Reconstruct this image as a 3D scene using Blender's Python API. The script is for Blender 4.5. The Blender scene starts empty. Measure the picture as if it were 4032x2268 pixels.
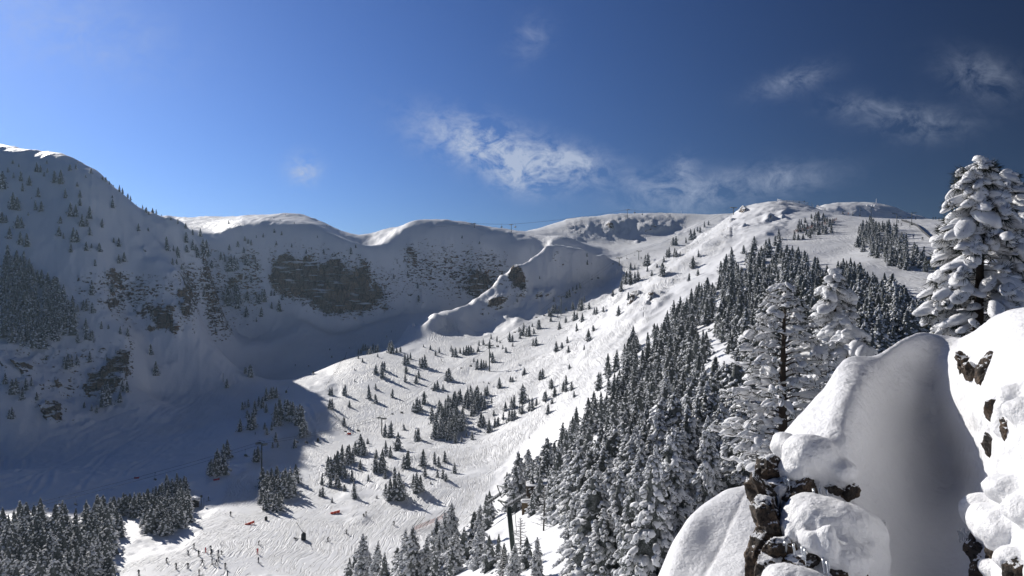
import bpy, bmesh, math, random
import numpy as np
from mathutils import Vector, Matrix

# ------------------------------------------------------------------ camera, sky, sun, exposure
SC = bpy.context.scene
COL = SC.collection
F = 2911.0                      # focal length in pixels of the 4032 px wide frame
CX, CY = 2016.0, 1134.0
SUN_AZ, SUN_EL = -40.0, 24.6    # degrees; azimuth from the view direction, left is negative

cam_data = bpy.data.cameras.new('camera')
cam_data.sensor_width = 36.0
cam_data.lens = F / 4032.0 * 36.0
cam_data.clip_start = 0.1
cam_data.clip_end = 60000.0
cam = bpy.data.objects.new('camera', cam_data)
COL.objects.link(cam)
cam.location = (0, 0, 0)
cam.rotation_euler = (math.radians(90), 0, 0)
SC.camera = cam

world = bpy.data.worlds.new('World')
SC.world = world
world.use_nodes = True
wn, wl = world.node_tree.nodes, world.node_tree.links
wn.clear()
w_out = wn.new('ShaderNodeOutputWorld')
w_bg = wn.new('ShaderNodeBackground')
w_sky = wn.new('ShaderNodeTexSky')
w_sky.sky_type = 'NISHITA'
w_sky.sun_disc = False
w_sky.sun_elevation = math.radians(SUN_EL)
w_sky.sun_rotation = math.radians(SUN_AZ)
w_sky.altitude = 2100
w_sky.air_density = 1.0
w_sky.dust_density = 1.0
w_sky.ozone_density = 4.0
w_bg.inputs['Strength'].default_value = 0.07
# the photograph's sky is strongly polarised: light from 90 degrees off the sun is held back
_az, _el = math.radians(SUN_AZ), math.radians(SUN_EL)
SUN_DIR = Vector((math.sin(_az) * math.cos(_el), math.cos(_az) * math.cos(_el), math.sin(_el)))
w_tc = wn.new('ShaderNodeTexCoord')
w_dot = wn.new('ShaderNodeVectorMath')
w_dot.operation = 'DOT_PRODUCT'
w_dot.inputs[1].default_value = SUN_DIR
wl.new(w_tc.outputs['Generated'], w_dot.inputs[0])
def w_math(op, a, b=None, c=None):
    n = wn.new('ShaderNodeMath')
    n.operation = op
    for i, x in enumerate((a, b, c)):
        if x is None: continue
        if hasattr(x, 'links'): wl.new(x, n.inputs[i])
        else: n.inputs[i].default_value = x
    return n.outputs[0]
POL = 0.85
w_cos2 = w_math('MULTIPLY', w_dot.outputs['Value'], w_dot.outputs['Value'])
w_fac = w_math('MULTIPLY_ADD', w_cos2, POL, 1.0 - POL)       # 1 - POL * sin^2
w_mul = wn.new('ShaderNodeVectorMath')
w_mul.operation = 'SCALE'
wl.new(w_sky.outputs[0], w_mul.inputs[0])
wl.new(w_fac, w_mul.inputs['Scale'])
w_tint = wn.new('ShaderNodeVectorMath')
w_tint.operation = 'MULTIPLY'
w_tint.inputs[1].default_value = (0.59, 0.745, 1.06)
w_gam = wn.new('ShaderNodeGamma')
w_gam.inputs['Gamma'].default_value = 1.14
wl.new(w_mul.outputs[0], w_gam.inputs['Color'])
wl.new(w_gam.outputs[0], w_tint.inputs[0])
# wisps of cloud: soft masks at their bearing and height, broken up by warped noise
w_sep = wn.new('ShaderNodeSeparateXYZ')
wl.new(w_tc.outputs['Generated'], w_sep.inputs[0])
w_y = w_math('MAXIMUM', w_sep.outputs[1], 0.05)
w_u = w_math('DIVIDE', w_sep.outputs[0], w_y)
w_v = w_math('DIVIDE', w_sep.outputs[2], w_y)
w_front = w_math('GREATER_THAN', w_sep.outputs[1], 0.15)
w_cmb = wn.new('ShaderNodeCombineXYZ')
wl.new(w_u, w_cmb.inputs[0]); wl.new(w_v, w_cmb.inputs[1])
def w_noise(scale, detail, rough, sx, sy, rot=0.0, dist=0.0):
    mp = wn.new('ShaderNodeMapping')
    mp.inputs['Scale'].default_value = (sx, sy, 1)
    mp.inputs['Rotation'].default_value = (0, 0, rot)
    wl.new(w_cmb.outputs[0], mp.inputs[0])
    n = wn.new('ShaderNodeTexNoise')
    n.inputs['Scale'].default_value = scale
    n.inputs['Detail'].default_value = detail
    n.inputs['Roughness'].default_value = rough
    n.inputs['Distortion'].default_value = dist
    wl.new(mp.outputs[0], n.inputs['Vector'])
    return n.outputs[0]
w_n1 = w_noise(20.0, 9, 0.68, 1.0, 1.5, -0.35, 0.6)
w_n2 = w_noise(34.0, 6, 0.6, 1.0, 1.3, 0.3, 0.9)
CLOUDS = [  # pixel x, pixel y, half width, half height, tilt, strength
    (1930, 580, 250, 85, 0.30, 0.95), (2230, 645, 150, 65, 0.12, 0.7), (2060, 690, 120, 65, 0.2, .65), (1195, 668, 58, 56, -0.3, 0.6),
    (2640, 760, 200, 80, 0.05, 0.36), (3010, 715, 240, 60, -0.12, 0.3), (2690, 660, 50, 50, 0.9, 0.25),
    (3120, 320, 140, 45, -0.3, 0.24), (3420, 430, 160, 50, 0.1, 0.17), (3640, 490, 180, 60, 0.0, 0.17), (3870, 300, 160, 80, 0.3, 0.17),
    (2090, 155, 65, 85, 0.7, 0.2), (250, 120, 420, 160, 0.2, 0.16)]
w_sum = None
for cx, cy, hw, hh, tl, st in CLOUDS:
    u0, v0 = (cx - CX) / F, (CY - cy) / F
    c_, s_ = math.cos(tl), math.sin(tl)
    du, dv = w_math('SUBTRACT', w_u, u0), w_math('SUBTRACT', w_v, v0)
    a = w_math('ADD', w_math('MULTIPLY', du, c_ * F / hw), w_math('MULTIPLY', dv, -s_ * F / hw))
    b = w_math('ADD', w_math('MULTIPLY', du, s_ * F / hh), w_math('MULTIPLY', dv, c_ * F / hh))
    r2 = w_math('ADD', w_math('MULTIPLY', a, a), w_math('MULTIPLY', b, b))
    g = w_math('MULTIPLY', w_math('POWER', 2.718, w_math('MULTIPLY', r2, -1.0)), st)
    w_sum = g if w_sum is None else w_math('ADD', w_sum, g)
w_tex = w_math('ADD', w_math('MULTIPLY', w_n1, 0.75), w_math('MULTIPLY', w_n2, 0.4))
w_den = w_math('MULTIPLY', w_sum, w_math('MAXIMUM', w_math('MULTIPLY_ADD', w_tex, 6.0, -2.85), 0.0))
w_alpha = w_math('MULTIPLY', w_math('MINIMUM', w_den, 0.8), w_front)
w_mix = wn.new('ShaderNodeMix')
w_mix.data_type = 'RGBA'
wl.new(w_alpha, w_mix.inputs[0])
wl.new(w_tint.outputs[0], w_mix.inputs[6])
w_mix.inputs[7].default_value = (6.6, 7.5, 9.4, 1)
wl.new(w_mix.outputs[2], w_bg.inputs['Color'])
wl.new(w_bg.outputs[0], w_out.inputs['Surface'])

sun_data = bpy.data.lights.new('sun', 'SUN')
sun_data.energy = 5.0
sun_data.angle = math.radians(0.53)
sun_data.color = (1.0, 0.955, 0.89)
sun = bpy.data.objects.new('sun', sun_data)
COL.objects.link(sun)
sun.rotation_euler = SUN_DIR.to_track_quat('Z', 'Y').to_euler()

SC.render.engine = 'CYCLES'
SC.cycles.max_bounces = 6
SC.cycles.diffuse_bounces = 3
SC.cycles.glossy_bounces = 2
SC.cycles.transmission_bounces = 4
SC.cycles.transparent_max_bounces = 8
SC.view_settings.view_transform = 'Standard'
SC.view_settings.look = 'None'
SC.view_settings.exposure = 0.05
SC.view_settings.gamma = 1.0
SC.view_settings.use_curve_mapping = False

# ------------------------------------------------------------------ helpers
def hash3(ix, iy, iz, seed):
    h = (ix.astype(np.uint32) * np.uint32(374761393) + iy.astype(np.uint32) * np.uint32(668265263)
         + iz.astype(np.uint32) * np.uint32(2246822519) + np.uint32(seed * 3266489917 & 0xffffffff))
    h = (h ^ (h >> np.uint32(13))) * np.uint32(1274126177)
    h = (h ^ (h >> np.uint32(16))) * np.uint32(2654435761)
    return ((h >> np.uint32(8)).astype(np.float32) / np.float32(1 << 24)) * 2 - 1

def vnoise(x, y, z, seed=0):
    x0, y0, z0 = np.floor(x), np.floor(y), np.floor(z)
    fx, fy, fz = [(a - b).astype(np.float32) for a, b in ((x, x0), (y, y0), (z, z0))]
    ix, iy, iz = x0.astype(np.int64), y0.astype(np.int64), z0.astype(np.int64)
    sx, sy, sz = [t * t * t * (t * (t * 6 - 15) + 10) for t in (fx, fy, fz)]
    r = 0
    for dx in (0, 1):
        wx = sx if dx else 1 - sx
        for dy in (0, 1):
            wy = sy if dy else 1 - sy
            for dz in (0, 1):
                wz = sz if dz else 1 - sz
                r = r + wx * wy * wz * hash3(ix + dx, iy + dy, iz + dz, seed)
    return r

def fbm(x, y, z, scale, octaves=4, seed=0, gain=0.5, ridged=False):
    a, s, t, n = 1.0, 1.0 / scale, 0.0, 0.0
    for o in range(octaves):
        v = vnoise(x * s + 17.3 * o, y * s - 9.1 * o, z * s + 5.7 * o, seed + o)
        if ridged:
            v = 1 - 2 * np.abs(v)
        t = t + a * v
        n += a
        a *= gain
        s *= 2.03
    return t / n

def poly_inside(px, py, poly):
    inside = np.zeros(px.shape, bool)
    n = len(poly)
    for i in range(n):
        x1, y1 = poly[i]
        x2, y2 = poly[(i + 1) % n]
        if y1 == y2:
            continue
        c = ((y1 > py) != (y2 > py)) & (px < (x2 - x1) * (py - y1) / (y2 - y1) + x1)
        inside ^= c
    return inside

def C(x0, y0, pts, s=2.415):
    return [(x0 + a / s, y0 + b / s) for a, b in pts]

def unproj(px, py, Y):
    return Vector(((px - CX) / F * Y, Y, (CY - py) / F * Y))

def link(name, me, mats=(), parent=None, loc=None):
    o = bpy.data.objects.new(name, me)
    COL.objects.link(o)
    for m in (mats if isinstance(mats, (list, tuple)) else [mats]):
        if me is not None and m is not None and m.name not in [x.name for x in me.materials if x]:
            me.materials.append(m)
    if parent is not None:
        o.parent = parent
    if loc is not None:
        o.location = loc
    return o

def tag(o, label=None, cat=None, group=None, kind=None):
    if label: o['label'] = label
    if cat: o['category'] = cat
    if group: o['group'] = group
    if kind: o['kind'] = kind
    return o

def empty(name, loc, rz=0.0):
    o = bpy.data.objects.new(name, None)
    o.empty_display_size = 0.3
    COL.objects.link(o)
    o.location = loc
    o.rotation_euler = (0, 0, rz)
    return o

def mesh_np(name, verts, faces, smooth=False, mat_idx=None):
    """verts (n,3) array, faces (m,k) array of one face size or a list of such arrays"""
    me = bpy.data.meshes.new(name)
    fl = faces if isinstance(faces, list) else [faces]
    fl = [np.asarray(f, np.int32) for f in fl if len(f)]
    me.vertices.add(len(verts))
    me.vertices.foreach_set('co', np.asarray(verts, np.float32).ravel())
    tot = sum(f.size for f in fl)
    me.loops.add(tot)
    me.loops.foreach_set('vertex_index', np.concatenate([f.ravel() for f in fl]))
    nf = sum(len(f) for f in fl)
    me.polygons.add(nf)
    sizes = np.concatenate([np.full(len(f), f.shape[1], np.int32) for f in fl])
    starts = np.concatenate([[0], np.cumsum(sizes)[:-1]]).astype(np.int32)
    me.polygons.foreach_set('loop_start', starts)
    me.polygons.foreach_set('loop_total', sizes)
    if smooth:
        me.polygons.foreach_set('use_smooth', np.ones(nf, bool))
    if mat_idx is not None:
        me.polygons.foreach_set('material_index', np.asarray(mat_idx, np.int32))
    me.update(calc_edges=True)
    me.validate()
    return me

def set_attr(me, name, vals):
    a = me.attributes.new(name, 'FLOAT', 'POINT')
    a.data.foreach_set('value', np.asarray(vals, np.float32).ravel())

class MB:
    """collects tubes, boxes, blobs into one mesh"""
    def __init__(self):
        self.v, self.f3, self.f4, self.n = [], [], [], 0
    def add(self, verts, f3=None, f4=None):
        verts = np.asarray(verts, np.float32)
        if f3 is not None and len(f3): self.f3.append(np.asarray(f3, np.int32) + self.n)
        if f4 is not None and len(f4): self.f4.append(np.asarray(f4, np.int32) + self.n)
        self.v.append(verts)
        self.n += len(verts)
    def box(self, c, size, rot=None):
        hx, hy, hz = [s / 2 for s in size]
        v = np.array([(sx * hx, sy * hy, sz * hz) for sz in (-1, 1) for sy in (-1, 1) for sx in (-1, 1)], np.float32)
        if rot is not None:
            v = v @ np.array(rot.to_3x3().transposed() if hasattr(rot, 'to_3x3') else rot, np.float32)
        v = v + np.array(c, np.float32)
        self.add(v, f4=[(0, 2, 3, 1), (4, 5, 7, 6), (0, 1, 5, 4), (2, 6, 7, 3), (0, 4, 6, 2), (1, 3, 7, 5)])
    def tube(self, pts, radii, n=6, cap=True):
        pts = [Vector(p) for p in pts]
        if not isinstance(radii, (list, tuple)): radii = [radii] * len(pts)
        rings = []
        up = None
        for i, p in enumerate(pts):
            d = (pts[min(i + 1, len(pts) - 1)] - pts[max(i - 1, 0)])
            d = d.normalized() if d.length > 1e-9 else Vector((0, 0, 1))
            if up is None:
                up = Vector((0, 0, 1)) if abs(d.z) < 0.9 else Vector((1, 0, 0))
            a = d.cross(up)
            a = a.normalized() if a.length > 1e-6 else d.orthogonal().normalized()
            b = a.cross(d).normalized()
            up = b
            for k in range(n):
                t = 2 * math.pi * k / n
                rings.append(p + (a * math.cos(t) + b * math.sin(t)) * radii[i])
        f4 = []
        for i in range(len(pts) - 1):
            for k in range(n):
                k2 = (k + 1) % n
                f4.append((i * n + k, i * n + k2, (i + 1) * n + k2, (i + 1) * n + k))
        f3 = []
        if cap:
            m = len(pts) - 1
            for k in range(1, n - 1):
                f3.append((0, k + 1, k))
                f3.append((m * n, m * n + k, m * n + k + 1))
        self.add([tuple(r) for r in rings], f3, f4)
    def build(self, name, mat, parent=None, smooth=False, loc=None):
        me = self.mesh(name, smooth)
        return link(name, me, [mat], parent, loc)
    def mesh(self, name, smooth=False):
        v = np.concatenate(self.v)
        fl = []
        if self.f3: fl.append(np.concatenate(self.f3))
        if self.f4: fl.append(np.concatenate(self.f4))
        return mesh_np(name, v, fl, smooth)

_ico = {}
def ico(sub):
    if sub not in _ico:
        bm = bmesh.new()
        bmesh.ops.create_icosphere(bm, subdivisions=sub, radius=1.0)
        v = np.array([p.co[:] for p in bm.verts], np.float32)
        f = np.array([[q.index for q in p.verts] for p in bm.faces], np.int32)
        bm.free()
        _ico[sub] = (v, f)
    return _ico[sub]

# ------------------------------------------------------------------ materials
def new_mat(name):
    m = bpy.data.materials.new(name)
    m.use_nodes = True
    nt = m.node_tree
    nt.nodes.clear()
    out = nt.nodes.new('ShaderNodeOutputMaterial')
    b = nt.nodes.new('ShaderNodeBsdfPrincipled')
    nt.links.new(b.outputs[0], out.inputs['Surface'])
    return m, nt, b

def N(nt, kind, **kw):
    n = nt.nodes.new(kind)
    for k, v in kw.items():
        if k.startswith('i_'):
            key = k[2:]
            n.inputs[int(key) if key.isdigit() else key.replace('_', ' ')].default_value = v
        else:
            setattr(n, k, v)
    return n

def math_n(nt, op, a, b=None, clamp=False):
    n = nt.nodes.new('ShaderNodeMath')
    n.operation = op
    n.use_clamp = clamp
    for i, x in enumerate((a, b)):
        if x is None: continue
        if hasattr(x, 'is_linked') or hasattr(x, 'links'): nt.links.new(x, n.inputs[i])
        else: n.inputs[i].default_value = x
    return n.outputs[0]

def ramp(nt, x, lo, hi):
    n = nt.nodes.new('ShaderNodeMapRange')
    n.interpolation_type = 'SMOOTHSTEP'
    n.inputs[1].default_value, n.inputs[2].default_value = lo, hi
    nt.links.new(x, n.inputs[0])
    return n.outputs[0]

def mixc(nt, fac, a, b):
    n = nt.nodes.new('ShaderNodeMix')
    n.data_type = 'RGBA'
    for sock, x in ((n.inputs[0], fac), (n.inputs[6], a), (n.inputs[7], b)):
        if hasattr(x, 'links'): nt.links.new(x, sock)
        else: sock.default_value = x if not isinstance(x, tuple) or len(x) == 4 else (*x, 1)
    return n.outputs[2]

def mixf(nt, fac, a, b):
    n = nt.nodes.new('ShaderNodeMix')
    n.data_type = 'FLOAT'
    for sock, x in ((n.inputs[0], fac), (n.inputs[2], a), (n.inputs[3], b)):
        if hasattr(x, 'links'): nt.links.new(x, sock)
        else: sock.default_value = x
    return n.outputs[0]

def noise(nt, vec, scale, detail=4, rough=0.55, dist=0.0):
    n = nt.nodes.new('ShaderNodeTexNoise')
    n.inputs['Scale'].default_value = scale
    n.inputs['Detail'].default_value = detail
    n.inputs['Roughness'].default_value = rough
    n.inputs['Distortion'].default_value = dist
    nt.links.new(vec, n.inputs['Vector'])
    return n.outputs[0]

def bump(nt, h, dist, strength=1.0, normal=None):
    n = nt.nodes.new('ShaderNodeBump')
    n.inputs['Distance'].default_value = dist
    n.inputs['Strength'].default_value = strength
    nt.links.new(h, n.inputs['Height'])
    if normal is not None: nt.links.new(normal, n.inputs['Normal'])
    return n.outputs[0]

def simple_mat(name, col, rough=0.6, var=0.0, scale=3.0, metallic=0.0, bumpd=0.0):
    m, nt, b = new_mat(name)
    b.inputs['Roughness'].default_value = rough
    b.inputs['Metallic'].default_value = metallic
    geo = N(nt, 'ShaderNodeNewGeometry')
    tex = N(nt, 'ShaderNodeTexCoord')
    nz = noise(nt, tex.outputs['Object'], scale, 5)
    d = tuple(max(0, c * (1 - var)) for c in col)
    l = tuple(min(1, c * (1 + var)) for c in col)
    nt.links.new(mixc(nt, nz, (*d, 1), (*l, 1)), b.inputs['Base Color'])
    if bumpd:
        nt.links.new(bump(nt, nz, bumpd), b.inputs['Normal'])
    return m

SNOW_COL = (0.86, 0.87, 0.89)
# ------------------------------------------------------------------ terrain: control points (pixel x, pixel y, depth)
CP = []
def cl(*pts, step=140.0):
    for i in range(len(pts) - 1):
        a, b = np.array(pts[i], float), np.array(pts[i + 1], float)
        n = max(1, int(np.hypot(a[0] - b[0], a[1] - b[1]) / step))
        for k in range(n):
            CP.append(tuple(a + (b - a) * k / n))
    CP.append(tuple(map(float, pts[-1])))
def cz(*pts):                       # pixel x, depth, height
    for px, Y, z in pts:
        CP.append((float(px), CY - z / Y * F, float(Y)))
def cp(*pts):
    for p in pts: CP.append(tuple(map(float, p)))

# left ridge crest, off frame to the left included
cl((-2200, 380, 700), (-1300, 430, 660), (-600, 500, 650), (-200, 545, 640), (0, 567, 638), (130, 592, 636), (270, 612, 634), (340, 650, 634),
   (430, 715, 636), (520, 790, 640), (600, 838, 646), (680, 872, 655), (740, 912, 668), (800, 990, 680), (835, 1090, 690))
for _a, _b in (((-200, 545, 640), (0, 567, 638)), ((0, 567, 638), (130, 592, 636)), ((130, 592, 636), (270, 612, 634)), ((270, 612, 634), (340, 650, 634)), ((340, 650, 634), (430, 715, 636)), ((430, 715, 636), (520, 790, 640)), ((520, 790, 640), (600, 838, 646)), ((600, 838, 646), (680, 872, 655))):
    for _t in (0, .5):
        _q = [u + (w - u) * _t for u, w in zip(_a, _b)]
        _z = (CY - _q[1]) / F * _q[2]
        cz((_q[0], _q[2] + 38, _z - 1.0), (_q[0], _q[2] + 90, _z - 8.0))
cz((-2200, 900, 165), (-1300, 860, 150), (-600, 830, 125), (640, 800, 48), (740, 800, 48))
cl((-1300, 640, 640), (-600, 660, 605), (0, 700, 585), (300, 740, 588), (480, 830, 605), (600, 920, 615))
cl((-1300, 900, 600), (-600, 900, 565), (0, 900, 550), (300, 900, 560), (600, 1000, 590), (740, 1060, 640))
cl((-1300, 1150, 550), (-600, 1120, 530), (0, 1100, 515), (300, 1090, 530), (420, 1050, 550), (600, 1090, 565), (720, 1090, 585), (780, 1200, 615))
cl((480, 1200, 548), (560, 1300, 540), (720, 1322, 542), (790, 1290, 600))
cl((0, 1290, 480), (200, 1310, 490), (380, 1310, 505), (500, 1335, 510))
cl((500, 1540, 470), (400, 1560, 465), (330, 1600, 450), (250, 1660, 428), (150, 1580, 432), (0, 1520, 430))
cl((-1300, 1500, 450), (-600, 1500, 430), (0, 1600, 418))
# valley floor on the left
cl((-1300, 1750, 400), (-600, 1720, 415), (0, 1700, 408), (300, 1710, 418), (600, 1690, 432), (800, 1600, 480), (900, 1450, 580), (1000, 1350, 680))
cl((-1300, 1950, 290), (0, 1850, 350), (300, 1850, 353), (600, 1850, 350), (870, 1870, 330))
cl((-1300, 2100, 240), (0, 2000, 287), (300, 2000, 288), (600, 2000, 288), (800, 2000, 286))
cl((-1300, 2300, 190), (0, 2268, 200), (300, 2268, 203), (600, 2268, 206), (900, 2268, 212), (1200, 2268, 216), (1420, 2268, 217))
cp((600, 1550, 500), (1000, 1650, 440), (1100, 1500, 545), (1250, 1450, 600), (1300, 1350, 700), (1500, 1300, 740), (1200, 1270, 800),
   (900, 1290, 690), (800, 1330, 620), (1400, 1390, 640), (1550, 1380, 645), (1650, 1340, 640), (1100, 1750, 395), (1050, 1600, 470))
cp((1000, 2060, 265), (830, 2200, 224), (1200, 2125, 250), (1500, 2060, 268), (1650, 2040, 272), (900, 1960, 300), (1030, 1852, 345),
   (1250, 1800, 368), (1300, 1900, 325), (1500, 1950, 300), (1700, 1900, 308), (1650, 1800, 348), (1700, 1700, 395), (1400, 2170, 240), (1560, 2150, 243))
# mound
cl((1340, 1450, 540), (1385, 1418, 548), (1450, 1402, 556), (1600, 1405, 558), (1660, 1412, 548))
cp((1350, 1560, 482), (1500, 1550, 484), (1400, 1700, 420), (1600, 1600, 455), (1720, 1500, 492), (1550, 1660, 432), (1503, 1710, 413), (1250, 1660, 430))
# cirque
cl((850, 1200, 740), (1000, 1165, 850), (1120, 1175, 880), (1250, 1228, 890), (1400, 1238, 900), (1520, 1185, 920), (1650, 1185, 940), (1800, 1185, 950), (1950, 1175, 960), (2100, 1160, 960))
cp((1600, 1240, 850), (1750, 1222, 880), (1450, 1275, 800))
cl((900, 1040, 880), (1060, 1015, 912), (1200, 1012, 925), (1330, 1030, 930), (1400, 1012, 940), (1500, 1000, 960), (1700, 1000, 980), (1900, 1010, 985), (2050, 1030, 980))
cl((860, 930, 940), (900, 893, 970), (1000, 871, 1005), (1130, 870, 1020), (1240, 887, 1010), (1340, 938, 992), (1440, 985, 1010), (1540, 955, 1000), (1600, 918, 1010),
   (1700, 902, 1020), (1800, 900, 1030), (1900, 917, 1030), (2000, 948, 1020), (2100, 980, 1000), (2160, 985, 970))
cl((600, 860, 1170), (680, 857, 1150), (800, 853, 1160), (900, 851, 1150), (1000, 851, 1110), (1100, 846, 1105), (1180, 848, 1105), (1240, 862, 1095), (1320, 900, 1105), (1400, 925, 1135),
   (1480, 932, 1155), (1540, 905, 1135), (1620, 893, 1115), (1700, 888, 1105), (1830, 884, 1105), (1900, 895, 1115), (1980, 908, 1135),
   (2050, 918, 1180), (2100, 905, 1200), (2180, 882, 1200), (2260, 866, 1190), (2400, 855, 1190), (2550, 848, 1190), (2700, 845, 1200),
   (2800, 845, 1200), (2900, 836, 1200), (3000, 836, 1200))
cl((740, 912, 900), (850, 908, 985))
for px, z in ((600, 60), (800, 70), (1000, 70), (1200, 70), (1400, 40), (1600, 60), (1800, 60), (2000, 50), (2200, 70), (2400, 80), (2700, 80), (3000, 90)):
    cz((px, 1420, z))
# upper bowl
cl((2300, 872, 1172), (2450, 866, 1165), (2600, 862, 1165), (2700, 858, 1165))
cl((2300, 930, 1120), (2450, 932, 1112), (2600, 918, 1112), (2680, 900, 1125))
cp((2250, 962, 1060), (2400, 990, 1000), (2520, 975, 1000), (2620, 950, 1040), (2720, 915, 1080), (2500, 1010, 925), (2180, 945, 1080), (2800, 880, 1100))
# buttress
cl((1640, 1262, 640), (1690, 1247, 650), (1760, 1232, 665), (1850, 1190, 680), (1950, 1110, 700), (2030, 1055, 715), (2100, 1010, 730), (2150, 978, 745), (2220, 970, 755), (2290, 985, 765), (2380, 1007, 780), (2460, 1018, 790))
_bc = ((1690,1247,650),(1760,1232,665),(1850,1190,680),(1950,1110,700),(2030,1055,715),(2100,1010,730),(2150,978,745),(2220,970,755),(2290,985,765))
for _dY, _dz in ((18, -9), (-15, -6)):
    cl(*[(p[0], CY - ((CY - p[1]) / F * p[2] + _dz * min(1, max(0.05, (p[0] - 1690) / 220))) / (p[2] + _dY) * F, p[2] + _dY) for p in _bc], step=45)
cl(*_bc, step=45)
cz((1690, 730, -31), (1850, 780, -30), (1950, 800, -20), (2050, 810, -5), (2150, 840, 8), (2250, 860, 18), (2350, 870, 24), (2440, 870, 30))
cp((1750, 1290, 632), (1680, 1320, 610), (1780, 1330, 605), (1900, 1330, 600), (2010, 1292, 606), (2120, 1240, 622), (1900, 1240, 652), (1960, 1190, 662), (1985, 1090, 692),
   (2080, 1130, 678), (2200, 1100, 692), (2300, 1060, 722), (2380, 1035, 755))
# hillside under the chairlift
cp((2440, 1044, 800), (2515, 1023, 840), (2350, 1095, 715), (2250, 1140, 665), (2210, 1242, 608), (2150, 1292, 580), (2050, 1332, 552), (1927, 1462, 488),
   (1750, 1410, 552), (2000, 1450, 482), (2100, 1400, 490), (2200, 1350, 490), (2300, 1250, 535), (1850, 1390, 545))
cp((1800, 1600, 438), (1900, 1700, 385), (2000, 1600, 402), (2100, 1650, 352), (2000, 1800, 328), (1900, 1900, 303), (2000, 1900, 293), (1800, 2020, 275),
   (2100, 1800, 298), (2200, 1700, 302), (2300, 1600, 300), (2250, 1500, 368), (2300, 1400, 400), (2400, 1300, 402), (2500, 1200, 432), (2500, 1100, 525), (1700, 2080, 262), (1900, 2020, 268))
# right hillside under the forest
cp((2300, 1750, 238), (2200, 1860, 225), (2350, 1870, 170), (2200, 2030, 150), (2500, 1620, 230), (2500, 1900, 112), (2700, 1500, 210), (2700, 1720, 140),
   (2900, 1400, 200), (2900, 1700, 110), (3000, 1250, 250), (3100, 1110, 300), (2900, 1150, 322), (2700, 1260, 330), (2900, 1000, 420), (3000, 925, 452),
   (2700, 1100, 432), (2600, 1050, 545), (2750, 950, 562), (2850, 880, 582), (2400, 1180, 500), (2050, 2060, 190), (1900, 2120, 185), (2100, 1960, 230))
# knob and upper piste
cl((2880, 862, 605), (2920, 832, 602), (2960, 806, 595), (3020, 799, 592), (3100, 800, 588), (3200, 816, 565), (3270, 848, 525))
cz((2880, 720, 52), (2960, 720, 58), (3050, 720, 58), (3150, 720, 52), (3300, 690, 42), (3500, 680, 40), (3700, 680, 38), (3000, 900, 60))
cp((3300, 857, 505), (3300, 900, 450), (3300, 1000, 380), (3500, 1100, 300), (3600, 1200, 250), (3400, 1150, 272), (3250, 1250, 230), (3600, 1000, 332), (3600, 900, 420),
   (3700, 872, 478), (3800, 863, 500), (4032, 857, 500), (4500, 850, 500), (5200, 830, 500), (3450, 862, 500), (3600, 864, 498), (3850, 1000, 330), (4032, 1100, 250), (4600, 1100, 250), (3100, 930, 445), (3150, 1000, 380))
cl((3230, 822, 900), (3280, 815, 905), (3350, 811, 905), (3430, 809, 905), (3500, 818, 905), (3560, 838, 905), (3620, 862, 905), (3800, 900, 900), (4500, 920, 900))
cl((3280, 866, 800), (3430, 868, 800), (3560, 869, 800), (3650, 880, 800))
for px in (3200, 3500, 4000, 4600, 5200): cz((px, 1400, 20))
# near ground
cp((3400, 1420, 150), (3700, 1400, 150), (4100, 1400, 140), (4600, 1500, 120), (5200, 1600, 100), (3500, 1900, 60), (3000, 2050, 50), (2700, 2230, 50), (2500, 2300, 56), (2200, 2300, 76), (2000, 2300, 90), (1800, 2320, 110),
   (1650, 2340, 130), (1450, 2360, 160), (1200, 2480, 160), (600, 2500, 165), (0, 2500, 165), (-1300, 2500, 165), (1550, 2268, 200), (1700, 2200, 190), (1760, 2160, 225))
cz((-1300, 80, -55), (0, 90, -58), (900, 90, -55), (1500, 90, -46), (2000, 60, -28), (2500, 30, -14), (3200, 30, -12), (4000, 30, -11), (5200, 40, -12), (-1300, 20, -30), (500, 20, -22), (1800, 20, -14), (2600, 14, -8), (3500, 14, -8), (5200, 14, -8))
for px in (-2200, -1000, 200, 1400, 2600, 3800, 5400): cz((px, 3000, -200))

CPA = np.array(CP)
CPA[:, 2] = np.interp(CPA[:, 2], [0, 500, 640, 700, 760, 890, 1010, 1105, 1200, 1420, 3000], [0, 500, 645, 680, 708, 750, 808, 868, 930, 1100, 2600])
U, W = CPA[:, 0] / F, np.log(CPA[:, 2])
V = (CY - CPA[:, 1]) / F
def tps(d2): return 0.5 * d2 * np.log(np.maximum(d2, 1e-12))
_n = len(U)
# weaken the fit where control points nearly coincide
A = np.zeros((_n + 3, _n + 3))
A[:_n, :_n] = tps((U[:, None] - U[None]) ** 2 + (W[:, None] - W[None]) ** 2) + np.eye(_n) * 2e-5
A[:_n, _n:] = np.stack([np.ones(_n), U, W], 1)
A[_n:, :_n] = A[:_n, _n:].T
_sol = np.linalg.solve(A, np.concatenate([V, np.zeros(3)]))
def terrain_v(px, lnY):
    u, w = (px / F).ravel(), lnY.ravel()
    out = np.empty(len(u), np.float32)
    for i in range(0, len(u), 20000):
        uu, ww = u[i:i + 20000], w[i:i + 20000]
        k = tps((uu[:, None] - U[None].astype(np.float32)) ** 2 + (ww[:, None] - W[None].astype(np.float32)) ** 2)
        out[i:i + 20000] = k @ _sol[:_n] + _sol[_n] + _sol[_n + 1] * uu + _sol[_n + 2] * ww
    return out.reshape(px.shape)

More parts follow.
